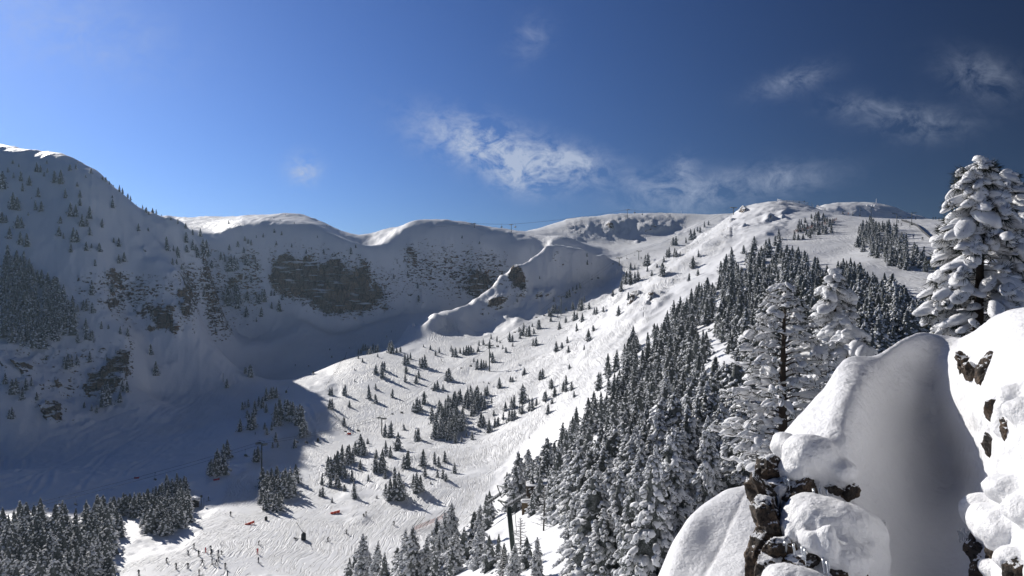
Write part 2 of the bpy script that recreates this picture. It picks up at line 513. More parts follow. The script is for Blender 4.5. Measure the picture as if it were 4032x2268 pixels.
cols = np.concatenate([np.linspace(-2300, -300, 70, endpoint=False), np.linspace(-300, 4300, 820, endpoint=False), np.linspace(4300, 5500, 40)]).astype(np.float32)
_wk = [math.log(14), math.log(60), math.log(190), math.log(1250), math.log(3200)]
rows = np.concatenate([np.linspace(_wk[0], _wk[1], 50, endpoint=False), np.linspace(_wk[1], _wk[2], 110, endpoint=False),
                       np.linspace(_wk[2], _wk[3], 470, endpoint=False), np.linspace(_wk[3], _wk[4], 40)]).astype(np.float32)
# coarse evaluation, then linear refinement
gc = cols[::3] if (len(cols) - 1) % 3 == 0 else np.append(cols[::3], cols[-1])
gr = np.append(rows[::2], rows[-1]) if (len(rows) - 1) % 2 else rows[::2]
_PX, _LW = np.meshgrid(gc, gr)
_Vc = terrain_v(_PX.astype(np.float32), _LW.astype(np.float32))
def cubic_up(x, xs, M):             # Catmull-Rom along axis 1
    i = np.clip(np.searchsorted(xs, x, side='right') - 1, 0, len(xs) - 2)
    t = ((x - xs[i]) / (xs[i + 1] - xs[i]))[None]
    p0, p1, p2, p3 = M[:, np.maximum(i - 1, 0)], M[:, i], M[:, i + 1], M[:, np.minimum(i + 2, len(xs) - 1)]
    return p1 + 0.5 * t * (p2 - p0 + t * (2 * p0 - 5 * p1 + 4 * p2 - p3 + t * (3 * (p1 - p2) + p3 - p0)))
Vg = cubic_up(rows, gr, cubic_up(cols, gc, _Vc).T).T       # rows x cols
NR, NC = Vg.shape
PXg = np.broadcast_to(cols, (NR, NC)).copy()
Yg = np.broadcast_to(np.exp(rows)[:, None], (NR, NC)).copy()
Xg = (PXg - CX) / F * Yg
Zg = Vg * Yg
PYg = CY - Vg * F
# ------------------------------------------------------------------ what lies where on the terrain
c1 = lambda *p: C(0, 500, p)
c2 = lambda *p: C(900, 700, p)
c3 = lambda *p: C(1800, 700, p)
c4 = lambda *p: C(2600, 700, p)
c5 = lambda *p: C(0, 1050, p)
c6 = lambda *p: C(0, 1668, p)
ROCKS = [
 (c2((380,940),(440,880),(420,830),(520,740),(630,740),(640,790),(700,770),(830,800),(850,880),(930,800),(1000,790),(1120,820),(1120,870),(1200,880),(1190,960),(1240,950),(1310,960),(1340,1050),(1470,1060),(1480,1140),(1390,1220),(1250,1295),(1000,1285),(900,1250),(840,1180),(720,1150),(680,1140),(520,1010),(450,1030)), 700, 860, 1.0),
 (c2((0,940),(120,890),(165,930),(160,1000),(60,1040),(0,1010)), 560, 830, .8),
 (c2((1240,740),(1340,770),(1340,880),(1280,890)), 720, 860, .8),
 (c2((1690,620),(1750,620),(1830,750),(1800,800),(1740,780),(1690,710)), 720, 860, .75),
 (c2((1880,760),(1960,740),(1990,800),(1920,870)), 720, 860, .6),
 (c2((2030,680),(2130,620),(2120,680),(2060,710)), 720, 860, .7),
 (c2((180,670),(370,660),(280,720),(200,710)), 560, 860, .7),
 (c2((910,640),(945,600),(930,660),(905,680)), 660, 860, .8), (c2((965,660),(1000,590),(985,640)), 660, 860, .8),
 (c3((120,930),(180,910),(210,950),(370,910),(340,1000),(270,1050),(160,1150),(120,1090)), 720, 860, .9),
 (c2((1440,1260),(1500,1180),(1560,1250),(1480,1320),(1430,1310)), 700, 830, .75),
 (c2((1760,1200),(1830,1130),(1890,1200),(1820,1240)), 700, 830, .6),
 (c2((2080,1050),(2300,1010),(2290,1120),(2160,1110)), 700, 830, .55),
 (c3((480,960),(540,880),(600,890),(640,960),(640,1060),(600,1110),(560,1080),(480,1030)), 590, 720, 1.0),
 (c3((370,1090),(470,1110),(480,1170),(330,1260),(230,1290),(200,1270),(300,1180)), 570, 700, .85),
 (c3((480,1150),(560,1150),(540,1210),(480,1200)), 570, 700, .7),
 (c3((700,1140),(820,1070),(830,1095),(760,1155)), 570, 720, .9), (c3((820,1130),(915,1070),(890,1125),(830,1175)), 570, 720, .9),
 (c3((880,740),(960,690),(1000,725),(940,765),(890,765)), 630, 730, .8), (c3((800,840),(870,830),(880,860),(820,860)), 630, 730, .6),
 (c3((640,1090),(690,1040),(700,1080),(660,1120)), 570, 720, .6),
 (c3((1385,440),(1450,410),(1510,480),(1460,490),(1390,480)), 780, 960, .8), (c3((1700,470),(1780,430),(1880,420),(1960,460),(2030,440),(2045,490),(1880,520),(1720,510)), 780, 960, .7),
 (c3((1220,460),(1280,450),(1280,480),(1230,480)), 780, 960, .6), (c3((1080,540),(1180,560),(1150,590),(1090,570)), 760, 960, .6), (c3((1700,590),(1730,590),(1720,620),(1695,615)), 760, 960, .7),
 (c3((1630,1130),(1700,1080),(1715,1130),(1665,1240),(1625,1260)), 380, 640, 1.0), (c3((1780,1170),(1850,1170),(1850,1200),(1790,1215)), 380, 640, .9),
 (c4((740,310),(800,295),(780,345),(745,360)), 500, 640, .9), (c4((645,440),(690,410),(700,430),(650,450)), 500, 640, .9), (c4((970,370),(1050,370),(1040,430),(980,430)), 450, 640, .6),
 (c4((740,480),(790,450),(800,480),(750,500)), 450, 640, .6), (c4((1120,350),(1200,350),(1150,400)), 450, 640, .5),
 (c5((1000,20),(1090,0),(1180,40),(1190,120),(1120,140),(1010,90)), 500, 640, .85),
 (c5((1025,330),(1200,240),(1360,110),(1340,230),(1180,310),(1070,440),(1045,410)), 480, 640, .8),
 (c5((1170,470),(1280,440),(1420,340),(1520,320),(1500,400),(1380,430),(1270,505),(1200,480)), 480, 640, .9),
 (c5((1460,430),(1560,350),(1660,350),(1700,450),(1650,560),(1730,600),(1720,650),(1650,640),(1400,640),(1400,600),(1550,560),(1480,520)), 480, 640, .85),
 (c5((1690,310),(1680,230),(1780,150),(1840,180),(1840,430),(1790,490),(1740,420),(1760,350)), 480, 640, .9),
 (c5((1000,830),(1090,790),(1240,730),(1240,900),(1190,1060),(1100,1160),(900,1200),(860,1190),(780,1170),(780,1090),(860,1080),(830,960),(950,950),(1040,910)), 390, 560, .95),
 (c5((150,880),(240,900),(340,930),(330,1000),(230,1020),(170,970)), 390, 560, .95), (c5((320,1170),(350,1110),(450,1060),(400,1130),(350,1180)), 390, 560, .9),
 (c5((540,1050),(620,1080),(680,1130),(620,1150),(550,1110)), 390, 560, .9), (c5((410,1350),(540,1250),(640,1270),(640,1449),(560,1480),(450,1440)), 400, 560, .95),
 (c5((740,70),(860,50),(830,110),(760,110)), 500, 640, .7), (c5((500,770),(820,760),(800,800),(560,810)), 400, 580, .6), (c5((0,860),(90,900),(80,980),(20,940)), 430, 560, .7),
 (c5((2150,130),(2330,60),(2330,150),(2200,190)), 500, 720, .7), (c5((2200,480),(2300,480),(2280,530),(2220,520)), 500, 720, .6), (c5((2320,550),(2390,540),(2360,580)), 500, 720, .6),
 (c1((1140,1020),(1190,1030),(1260,1090),(1240,1110),(1180,1070)), 520, 680, .9), (c1((1330,1170),(1380,1150),(1430,1190),(1380,1215)), 520, 680, .9), (c1((1430,1220),(1465,1220),(1455,1245),(1435,1240)), 520, 680, .9),
 (c1((920,680),(980,640),(980,720),(930,740)), 560, 700, .5), (c6((630,20),(660,0),(690,10),(650,40)), 380, 480, .8),
]
SPECKLE = [
 ([(0, 1330), (520, 1330), (520, 1560), (320, 1700), (180, 1680), (0, 1500)], 380, 580, .72),
 ([(270, 1080), (780, 1060), (770, 1330), (560, 1330), (380, 1260), (300, 1200)], 470, 660, .66),
 ([(800, 960), (1010, 980), (1050, 1120), (1010, 1330), (850, 1330), (790, 1150)], 540, 800, .62),
 ([(1040, 960), (1330, 980), (1540, 1100), (1560, 1240), (1400, 1260), (1100, 1180)], 700, 860, .55),
 ([(1540, 940), (1790, 930), (1820, 1230), (1560, 1230)], 700, 860, .3),
 ([(1740, 1050), (1860, 1000), (2000, 1050), (1960, 1130), (1840, 1180)], 700, 860, .55),
 ([(1790, 930), (2020, 960), (2020, 1040), (1850, 1010)], 700, 860, .28),
 ([(1860, 1170), (1960, 1060), (2060, 1060), (2120, 1120), (2180, 1110), (2160, 1220), (1990, 1260), (1900, 1240)], 560, 720, .5),
 ([(2120, 970), (2260, 980), (2300, 1090), (2140, 1080)], 600, 730, .3),
 ([(2220, 860), (2700, 850), (2680, 920), (2250, 950)], 780, 960, .45),
 ([(2380, 1180), (2560, 1120), (2620, 1200), (2480, 1290)], 380, 640, .35),
 ([(2860, 830), (2960, 800), (3120, 860), (3060, 900), (2800, 960)], 440, 640, .3),
]
SPECKLE += [([(2150, 1420), (2190, 1365), (2250, 1335), (2330, 1350), (2270, 1415)], 300, 560, .5), ([(2230, 1310), (2260, 1240), (2330, 1230), (2340, 1290)], 380, 640, .45), ([(2240, 1190), (2330, 1120), (2480, 1060), (2440, 1130), (2330, 1200)], 380, 720, .4)]
TRACKS = [
 ([(2150, 1650), (2300, 1380), (2500, 1150), (2700, 960), (2850, 860), (2920, 900), (2700, 1090), (2450, 1380), (2280, 1650)], 200, 700, .6),
 ([(1290, 1400), (1650, 1395), (1760, 1235), (1850, 1330), (2100, 1290), (2250, 1090), (2480, 990), (2700, 930), (2850, 840), (2750, 1000), (2450, 1150), (2300, 1350), (2150, 1650), (1950, 1850), (1850, 2100), (1500, 2300), (300, 2300), (700, 2150), (1000, 1800), (1350, 1560)], 180, 960, 1.0),
 ([(2050, 930), (2260, 860), (2900, 830), (2700, 900), (2500, 1010), (2300, 960)], 760, 960, .8),
 ([(2980, 960), (3120, 910), (3280, 850), (3740, 860), (4100, 860), (4100, 1300), (3300, 1200)], 200, 540, .9),
 ([(700, 860), (950, 850), (950, 915), (740, 915)], 700, 940, .7),
 ([(600, 1700), (1000, 1400), (1450, 1240), (1650, 1240), (1650, 1330), (1300, 1450), (1000, 1650)], 380, 740, .55),
]
def region(plist, blur=2, warp=6.0, seed=3):
    out = np.zeros((NR, NC), np.float32)
    wx = warp * fbm(Xg, Yg, Zg, 14.0, 3, seed) * 420.0 / Yg * 2.2
    wy = warp * fbm(Xg, Yg, Zg, 14.0, 3, seed + 9) * 420.0 / Yg * 2.2
    for poly, y0, y1, wgt in plist:
        a = np.array(poly)
        m = (PXg > a[:, 0].min() - 30) & (PXg < a[:, 0].max() + 30) & (PYg > a[:, 1].min() - 30) & (PYg < a[:, 1].max() + 30) & (Yg > y0) & (Yg < y1)
        if not m.any(): continue
        idx = np.nonzero(m)
        ins = poly_inside(PXg[idx] + wx[idx], PYg[idx] + wy[idx], poly)
        out[idx] = np.maximum(out[idx], ins * wgt)
    for _ in range(blur):
        p = np.pad(out, 1, mode='edge')
        out = (p[1:-1, 1:-1] * 2 + p[:-2, 1:-1] + p[2:, 1:-1] + p[1:-1, :-2] + p[1:-1, 2:]) / 6
    return out
rock_m = region(ROCKS, 2, 7.0)
speck_m = region(SPECKLE, 8, 14.0)
track_m = region(TRACKS, 8, 10.0)

# ------------------------------------------------------------------ relief added to the smooth form
steep = np.clip((np.gradient(Zg, axis=0) / np.gradient(Yg, axis=0) - 0.35) / 0.5, 0, 1)
inner = np.clip((Yg - 60) / 100, 0, 1) * np.clip((1500 - Yg) / 200, 0, 1)
rk = np.clip(rock_m, 0, 1)
big = fbm(Xg, Yg, Zg, 70.0, 4, 21) * 3.0 + fbm(Xg, Yg, Zg, 16.0, 3, 22) * 0.7
leftm = np.clip((1000 - PXg) / 300, 0, 1) * np.clip((Yg - 380) / 60, 0, 1)
big = big + leftm * (fbm(Xg, Yg, Zg, 38.0, 3, 27) * 2.6 + fbm(Xg * 1.6, Yg * .7, Zg * .7, 15.0, 3, 28, ridged=True) * 1.1)
big *= inner * (1 - 0.55 * track_m) * np.where(Yg > 900, 0.7, 1.0)
flute = fbm(PXg * 0.6, Zg * 0.18, Yg * 0.05, 16.0, 3, 33, ridged=True) * 2.2 * steep * inner * np.clip((Yg - 420) / 200, 0, 1)
flute *= np.clip(0.5 + 1.2 * fbm(Xg, Yg, Zg, 60.0, 2, 35), 0, 1)
crag = (fbm(Xg, Yg, Zg * 0.7, 26.0, 5, 41, ridged=True) * 9.0 + fbm(Xg, Yg, Zg * 2.2, 7.0, 3, 45, ridged=True) * 3.0) * np.clip(rk * 1.2, 0, 1)
spk = fbm(Xg, Yg, Zg, 9.0, 4, 51, ridged=True) * 3.0 * speck_m * (1 - rk)
GULLY = [([(2330, 1330), (2420, 1130), (2560, 980), (2760, 880), (2900, 790), (3120, 790), (3080, 900), (2800, 1010), (2640, 1130), (2560, 1260), (2420, 1420), (2280, 1450)], 330, 660, 1.0),
         ([(1680, 1260), (1980, 1050), (2200, 960), (2400, 1010), (2250, 1110), (2050, 1290), (1850, 1330)], 560, 720, .8)]
gul_m = region(GULLY, 10, 12.0)
# fins and gullies running down the fall line of the steep sunny side
gul = (fbm((Xg + Yg) * 0.75, (Yg - Xg) * 0.2, Zg * 0.0, 13.0, 4, 37, ridged=True) * 3.4 + fbm(Xg, Yg, Zg * 0, 24.0, 3, 38) * 2.6) * gul_m * np.where(PXg > 2880, 0.55, 1.0)
BUMPY = [([(1750, 1420), (2300, 1050), (2480, 1040), (2420, 1200), (2300, 1420), (2150, 1650), (1850, 2000), (1300, 2050), (1300, 1950), (1560, 1800), (1800, 1600)], 240, 720, 1.0)]
bmp_m = region(BUMPY, 10, 12.0)
mog = (fbm(Xg, Yg, Zg * 0, 11.0, 3, 57) * 1.1 + np.clip(fbm(Xg, Yg, Zg * 0, 24.0, 2, 58), 0, 1) * 1.8) * bmp_m
wind = (fbm(Xg, Yg, Zg * 0, 9.0, 3, 63, ridged=True) * .9 + fbm(Xg, Yg * .4, Zg * 0, 26.0, 3, 64) * 1.3) * np.clip((Yg - 620) / 60, 0, 1) * np.clip((1300 - Yg) / 200, 0, 1) * np.clip(1 - track_m, .3, 1)
DZ = big + wind + flute * 0.45 + spk + gul + mog
# crags push out towards the valley (down the depth axis) as much as up
Yd = Yg - (crag * 0.75)
Xd = Xg
Zd = Zg + DZ + crag * 0.35
bumps = np.clip(fbm(Xg, Yg, Zg * 0, 5.0, 2, 61), 0, 1) * 0.9 * inner * np.clip(1 - track_m * 1.2, 0, 1) * np.clip((650 - Yg) / 100, 0, 1)
Zd = Zd + bumps
HZ = Zd.copy()                       # height used for standing things on the ground
def ground(x, y):
    """terrain height at a world point"""
    px = x / y * F + CX
    i = np.clip(np.searchsorted(cols, px) - 1, 0, NC - 2)
    j = np.clip(np.searchsorted(rows, math.log(y)) - 1, 0, NR - 2)
    s = min(max((px - cols[i]) / (cols[i + 1] - cols[i]), 0), 1)
    t = min(max((math.log(y) - rows[j]) / (rows[j + 1] - rows[j]), 0), 1)
    return float((HZ[j, i] * (1 - s) + HZ[j, i + 1] * s) * (1 - t) + (HZ[j + 1, i] * (1 - s) + HZ[j + 1, i + 1] * s) * t)

def hit(px, py, ymin=60.0, ymax=1400.0):
    """first point of the terrain on the sight line through a pixel"""
    i = int(np.clip(np.searchsorted(cols, px) - 1, 0, NC - 2))
    s = (px - cols[i]) / (cols[i + 1] - cols[i])
    z = HZ[:, i] * (1 - s) + HZ[:, i + 1] * s
    Y = np.exp(rows)
    v = CY - z / Y * F
    ok = np.nonzero((v <= py) & (Y >= ymin) & (Y <= ymax))[0]
    if not len(ok):
        k = np.argmin(np.where((Y >= ymin) & (Y <= ymax), v, 1e9))
        y = Y[k]
    else:
        k = ok[0]
        if k > 0 and v[k - 1] > py and Y[k - 1] >= ymin * .9:
            t = (v[k - 1] - py) / (v[k - 1] - v[k])
            y = Y[k - 1] + (Y[k] - Y[k - 1]) * t
        else: y = Y[k]
    x = (px - CX) / F * y
    return Vector((x, y, ground(x, y)))

# single ski tracks pressed into the shaded valley snow
c7_ = lambda *p: C(800, 1300, p)
LINES = [c6((0,585),(200,510),(380,450),(520,410),(700,330),(850,230),(1050,130),(1300,30)), c6((0,620),(250,540),(420,445)), c6((0,320),(120,260),(330,200),(480,140),(680,80),(780,0)), c6((0,440),(120,410),(220,330),(330,230),(375,150),(340,100)),
 c6((400,160),(560,100),(760,60),(900,0)), c6((760,620),(880,460),(1000,330),(1080,250),(1250,150),(1420,60),(1600,0)), c6((820,420),(930,330),(1020,280)), c6((260,700),(330,560),(420,470)), c6((350,660),(440,560),(470,440)),
 c6((1150,500),(1250,400),(1400,330),(1560,200),(1700,110),(1830,20)), c6((1280,430),(1450,330),(1600,230)), c6((0,440),(30,400),(45,330)), c6((170,455),(250,400),(260,340)), c6((380,215),(480,240),(560,250)), c6((420,175),(640,150),(800,110)),
 c5((800,1440),(1000,1350),(1250,1310),(1400,1270),(1560,1240)), c5((1000,1449),(1200,1370),(1400,1310),(1640,1290)), c5((1400,1449),(1600,1300),(1800,1180),(2000,1060),(2200,980),(2414,930)), c5((1500,1420),(1750,1280),(1900,1180),(2150,1060),(2400,960)), c5((1950,820),(2150,800),(2300,740),(2410,700)), c5((1650,1400),(1850,1270),(2000,1130),(2250,1040)),
 c7_((0,420),(200,350),(400,300),(600,270),(800,220),(1000,190),(1200,150),(1500,60),(1800,0)), c7_((0,470),(250,390),(450,310),(700,260),(950,230)), c7_((560,220),(700,170),(830,120),(890,110),(860,170),(760,190)), c7_((150,330),(280,270),(380,225)), c7_((30,220),(180,210),(300,160),(440,110),(520,60)), c7_((0,540),(150,480),(280,430),(320,500)), c7_((0,600),(120,520),(250,400),(330,350)), c7_((0,560),(120,540),(210,500)), c7_((60,500),(200,410),(350,330),(500,290)),
 c7_((960,690),(1010,760),(1060,880),(1170,1080)), c7_((1240,150),(1420,60),(1600,0)), c7_((600,1100),(800,1130),(1000,1060),(1030,960),(1010,880))]
_trk = np.zeros_like(HZ)
_rt = np.random.default_rng(4)
for ln in LINES:
    w3 = [hit(x, y, 200) for x, y in ln]
    P2 = np.array([(q.x, q.y) for q in w3])
    # smooth the bends
    t_ = np.linspace(0, len(P2) - 1, 8 * len(P2))
    i0 = np.clip(t_.astype(int), 0, len(P2) - 2); f_ = (t_ - i0)[:, None]
    p0, p1, p2_, p3 = P2[np.maximum(i0 - 1, 0)], P2[i0], P2[i0 + 1], P2[np.minimum(i0 + 2, len(P2) - 1)]
    Q = p1 + .5 * f_ * (p2_ - p0 + f_ * (2 * p0 - 5 * p1 + 4 * p2_ - p3 + f_ * (3 * (p1 - p2_) + p3 - p0)))
    m = (Xg > Q[:, 0].min() - 5) & (Xg < Q[:, 0].max() + 5) & (Yg > Q[:, 1].min() - 5) & (Yg < Q[:, 1].max() + 5)
    idx = np.nonzero(m)
    if not len(idx[0]): continue
    X_, Y_ = Xg[idx], Yg[idx]
    dm = np.full(X_.shape, 1e9)
    for a_, b_ in zip(Q[:-1], Q[1:]):
        e = b_ - a_; L2 = e @ e + 1e-9
        t = np.clip(((X_ - a_[0]) * e[0] + (Y_ - a_[1]) * e[1]) / L2, 0, 1)
        dm = np.minimum(dm, np.hypot(X_ - a_[0] - t * e[0], Y_ - a_[1] - t * e[1]))
    w_ = _rt.uniform(.8, 1.3)
    _trk[idx] = np.minimum(_trk[idx], -.42 * np.exp(-(dm / w_) ** 2)) + .2 * np.exp(-((dm - 2.0 * w_) / (.8 * w_)) ** 2)
Zd = Zd + _trk
HZ = Zd.copy()
verts = np.stack([Xd, Yd, Zd], -1).reshape(-1, 3)
ii = np.arange(NR * NC).reshape(NR, NC)
quads = np.stack([ii[:-1, :-1], ii[:-1, 1:], ii[1:, 1:], ii[1:, :-1]], -1).reshape(-1, 4)

# ------------------------------------------------------------------ snow and rock material of the terrain
def terrain_material():
    m, nt, b = new_mat('mountain_snow')
    L = nt.links
    geo = N(nt, 'ShaderNodeNewGeometry')
    pos = geo.outputs['Position']
    a_rock = N(nt, 'ShaderNodeAttribute', attribute_name='rock').outputs['Fac']
    a_spk = N(nt, 'ShaderNodeAttribute', attribute_name='speckle').outputs['Fac']
    a_trk = N(nt, 'ShaderNodeAttribute', attribute_name='tracks').outputs['Fac']
    sep = N(nt, 'ShaderNodeSeparateXYZ')
    L.new(geo.outputs['Normal'], sep.inputs[0])
    nz = sep.outputs[2]
    # ledges: noise stretched along the strata
    mp = N(nt, 'ShaderNodeMapping')
    mp.inputs['Scale'].default_value = (1, 1, 2.2)
    mp.inputs['Rotation'].default_value = (0.25, 0.35, 0)
    L.new(pos, mp.inputs[0])
    n1 = noise(nt, mp.outputs[0], 0.16, 8, 0.68)
    n2 = noise(nt, mp.outputs[0], 0.42, 6, 0.62)
    # rock shows where the mask is strong, less on flat ledges
    n1b = noise(nt, mp.outputs[0], 0.55, 5, 0.6)
    nmix = math_n(nt, 'ADD', math_n(nt, 'MULTIPLY', math_n(nt, 'SUBTRACT', n1, 0.5), 1.7), math_n(nt, 'MULTIPLY', math_n(nt, 'SUBTRACT', n1b, 0.5), 0.9))
    r = math_n(nt, 'ADD', math_n(nt, 'MULTIPLY', a_rock, 1.12), nmix)
    r = math_n(nt, 'SUBTRACT', r, math_n(nt, 'MULTIPLY', math_n(nt, 'SUBTRACT', nz, 0.42), 1.1))
    r1 = math_n(nt, 'MULTIPLY', ramp(nt, r, 0.5, 0.6), ramp(nt, a_rock, 0.05, 0.25))
    n2b = noise(nt, mp.outputs[0], 0.23, 7, 0.66)
    s = math_n(nt, 'ADD', math_n(nt, 'MULTIPLY', a_spk, 0.55), math_n(nt, 'ADD', math_n(nt, 'MULTIPLY', math_n(nt, 'SUBTRACT', n2, 0.5), 1.3), math_n(nt, 'MULTIPLY', math_n(nt, 'SUBTRACT', n2b, 0.5), 1.6)))
    s = math_n(nt, 'SUBTRACT', s, math_n(nt, 'MULTIPLY', math_n(nt, 'SUBTRACT', nz, 0.55), 0.9))
    s1 = math_n(nt, 'MULTIPLY', ramp(nt, s, 0.40, 0.47), ramp(nt, a_spk, 0.05, 0.2))
    rockf = math_n(nt, 'MAXIMUM', r1, s1)
    # thin snowy ledges across the cliffs
    ml = N(nt, 'ShaderNodeMapping')
    ml.inputs['Scale'].default_value = (0.05, 0.05, 0.42)
    ml.inputs['Rotation'].default_value = (0.12, 0.28, 0)
    L.new(pos, ml.inputs[0])
    led = noise(nt, ml.outputs[0], 1.0, 5, 0.62)
    rockf = math_n(nt, 'MULTIPLY', rockf, math_n(nt, 'SUBTRACT', 1.0, math_n(nt, 'MULTIPLY', ramp(nt, led, 0.565, 0.61), 0.95)))
    # rock colour: brown grey limestone with darker streaks
    n3 = noise(nt, mp.outputs[0], 0.06, 6, 0.62)
    n4 = noise(nt, pos, 0.9, 6, 0.65)
    mv = N(nt, 'ShaderNodeMapping')
    mv.inputs['Scale'].default_value = (0.16, 0.16, 0.055)
    mv.inputs['Rotation'].default_value = (0.1, 0.3, 0)
    L.new(pos, mv.inputs[0])
    vor = N(nt, 'ShaderNodeTexVoronoi', feature='DISTANCE_TO_EDGE')
    L.new(mv.outputs[0], vor.inputs['Vector'])
    vor.inputs['Scale'].default_value = 1.0
    vc = N(nt, 'ShaderNodeTexVoronoi')
    L.new(mv.outputs[0], vc.inputs['Vector'])
    vcs = N(nt, 'ShaderNodeSeparateColor')
    L.new(vc.outputs['Color'], vcs.inputs[0])
    rc = mixc(nt, ramp(nt, n3, 0.36, 0.64), (0.19, 0.155, 0.13), (0.48, 0.32, 0.205))
    rc = mixc(nt, math_n(nt, 'MULTIPLY', vcs.outputs[0], 0.7), rc, (0.36, 0.295, 0.24))
    rc = mixc(nt, ramp(nt, n4, 0.42, 0.68), rc, (0.13, 0.115, 0.105))
    rc = mixc(nt, math_n(nt, 'MULTIPLY', math_n(nt, 'SUBTRACT', 1.0, ramp(nt, vor.outputs['Distance'], 0.0, 0.09)), 0.85), rc, (0.05, 0.045, 0.043))
    snow = mixc(nt, noise(nt, pos, 0.05, 3), (0.82, 0.83, 0.855), (0.9, 0.905, 0.915))
    L.new(mixc(nt, rockf, snow, rc), b.inputs['Base Color'])
    L.new(mixf(nt, rockf, 0.55, 0.9), b.inputs['Roughness'])
    b.inputs['Specular IOR Level'].default_value = 0.25
    # ski tracks: warped bands in two directions, packed only where people ski
    warp = N(nt, 'ShaderNodeTexNoise')
    warp.inputs['Scale'].default_value = 0.014
    warp.inputs['Detail'].default_value = 3
    L.new(pos, warp.inputs['Vector'])
    def bands(rot, scale, amt):
        vm = N(nt, 'ShaderNodeVectorMath', operation='MULTIPLY_ADD')
        L.new(warp.outputs[1], vm.inputs[0])
        vm.inputs[1].default_value = (amt, amt, 0)
        L.new(pos, vm.inputs[2])
        mpp = N(nt, 'ShaderNodeMapping')
        mpp.inputs['Rotation'].default_value = (0, 0, rot)
        mpp.inputs['Scale'].default_value = (1.0, 0.085, 0.0)
        L.new(vm.outputs[0], mpp.inputs[0])
        n = noise(nt, mpp.outputs[0], scale, 3, 0.55, 0.35)
        # ridged: narrow grooves
        patch = ramp(nt, noise(nt, mpp2(rot), 0.045, 2), 0.44, 0.58)
        d = math_n(nt, 'ABSOLUTE', math_n(nt, 'SUBTRACT', n, 0.5))
        return math_n(nt, 'ADD', d, math_n(nt, 'MULTIPLY', math_n(nt, 'SUBTRACT', 1.0, patch), 0.05))
    def mpp2(rot):
        q = N(nt, 'ShaderNodeMapping')
        q.inputs['Location'].default_value = (rot * 90, rot * 37, 0)
        L.new(pos, q.inputs[0])
        return q.outputs[0]
    g1 = bands(math.radians(48), 0.42, 30)
    g2 = bands(math.radians(-5), 0.5, 34)
    g3 = bands(math.radians(80), 0.38, 36)
    g4 = bands(math.radians(22), 0.75, 26)
    g5 = bands(math.radians(112), 0.6, 30)
    g = math_n(nt, 'MINIMUM', math_n(nt, 'MINIMUM', math_n(nt, 'MINIMUM', g1, g2), g3), math_n(nt, 'MINIMUM', g4, g5))
    groove = ramp(nt, g, 0.0, 0.045)
    hgt = math_n(nt, 'ADD', math_n(nt, 'MULTIPLY', groove, math_n(nt, 'MULTIPLY', a_trk, 0.29)),
                 math_n(nt, 'MULTIPLY', noise(nt, pos, 0.6, 5, 0.6), 0.22))
    hgt2 = math_n(nt, 'MULTIPLY', math_n(nt, 'ADD', n1, math_n(nt, 'MULTIPLY', n4, 0.35)), math_n(nt, 'MULTIPLY', rockf, 5.0))
    L.new(bump(nt, math_n(nt, 'ADD', hgt, hgt2), 1.0, 1.0), b.inputs['Normal'])
    return m
M_TERR = terrain_material()
ter_me = mesh_np('mountain_terrain', verts, quads, smooth=True)
set_attr(ter_me, 'rock', rock_m)
set_attr(ter_me, 'speckle', speck_m)
set_attr(ter_me, 'tracks', track_m)
terrain = link('snowy_mountain_terrain', ter_me, M_TERR)
tag(terrain, 'snow covered mountain cirque with brown cliffs and a skied valley floor', 'mountain', kind='structure')
# ------------------------------------------------------------------ tree materials
def needle_mat():
    m, nt, b = new_mat('pine_needles')
    tex = N(nt, 'ShaderNodeTexCoord')
    n = noise(nt, tex.outputs['Object'], 3.0, 4)
    # rime and thin snow dust the needles in patches
    c = mixc(nt, ramp(nt, n, 0.35, 0.6), (0.035, 0.043, 0.038), (0.13, 0.14, 0.138))
    c = mixc(nt, ramp(nt, noise(nt, tex.outputs['Object'], 9.0, 3), 0.55, 0.72), c, (0.3, 0.32, 0.34))
    nt.links.new(c, b.inputs['Base Color'])
    b.inputs['Roughness'].default_value = 0.75
    b.inputs['Specular IOR Level'].default_value = 0.2
    return m
def tree_snow_mat():
    m, nt, b = new_mat('tree_snow')
    tex = N(nt, 'ShaderNodeTexCoord')
    n = noise(nt, tex.outputs['Object'], 5.0, 5, 0.65)
    n2 = noise(nt, tex.outputs['Object'], 11.0, 4, 0.6)
    c = mixc(nt, ramp(nt, n2, 0.6, 0.75), (0.84, 0.85, 0.87), (0.42, 0.43, 0.42))
    nt.links.new(c, b.inputs['Base Color'])
    b.inputs['Roughness'].default_value = 0.6
    b.inputs['Specular IOR Level'].default_value = 0.2
    nt.links.new(bump(nt, n, 0.12), b.inputs['Normal'])
    return m
def clean_snow_mat(name, sc=1.0):
    m, nt, b = new_mat(name)
    tex = N(nt, 'ShaderNodeTexCoord')
    p = tex.outputs['Object']
    b.inputs['Base Color'].default_value = (0.87, 0.875, 0.89, 1)
    b.inputs['Roughness'].default_value = 0.5
    b.inputs['Specular IOR Level'].default_value = 0.3
    h = math_n(nt, 'ADD', math_n(nt, 'MULTIPLY', noise(nt, p, 4.0 / sc, 5, 0.6), 0.05 * sc), math_n(nt, 'MULTIPLY', noise(nt, p, 60.0 / sc, 3, 0.7), 0.006 * sc))
    nt.links.new(bump(nt, h, 1.0), b.inputs['Normal'])
    return m
M_NEEDLE = needle_mat()
M_TSNOW = tree_snow_mat()
M_PSNOW = clean_snow_mat('pillow_snow', 1.0)
M_BARK = simple_mat('dark_bark', (0.035, 0.028, 0.023), 0.9, 0.5, 6.0, bumpd=0.03)
M_FROST = simple_mat('frosted_twigs', (0.32, 0.32, 0.34), 0.8, 0.6, 4.0)

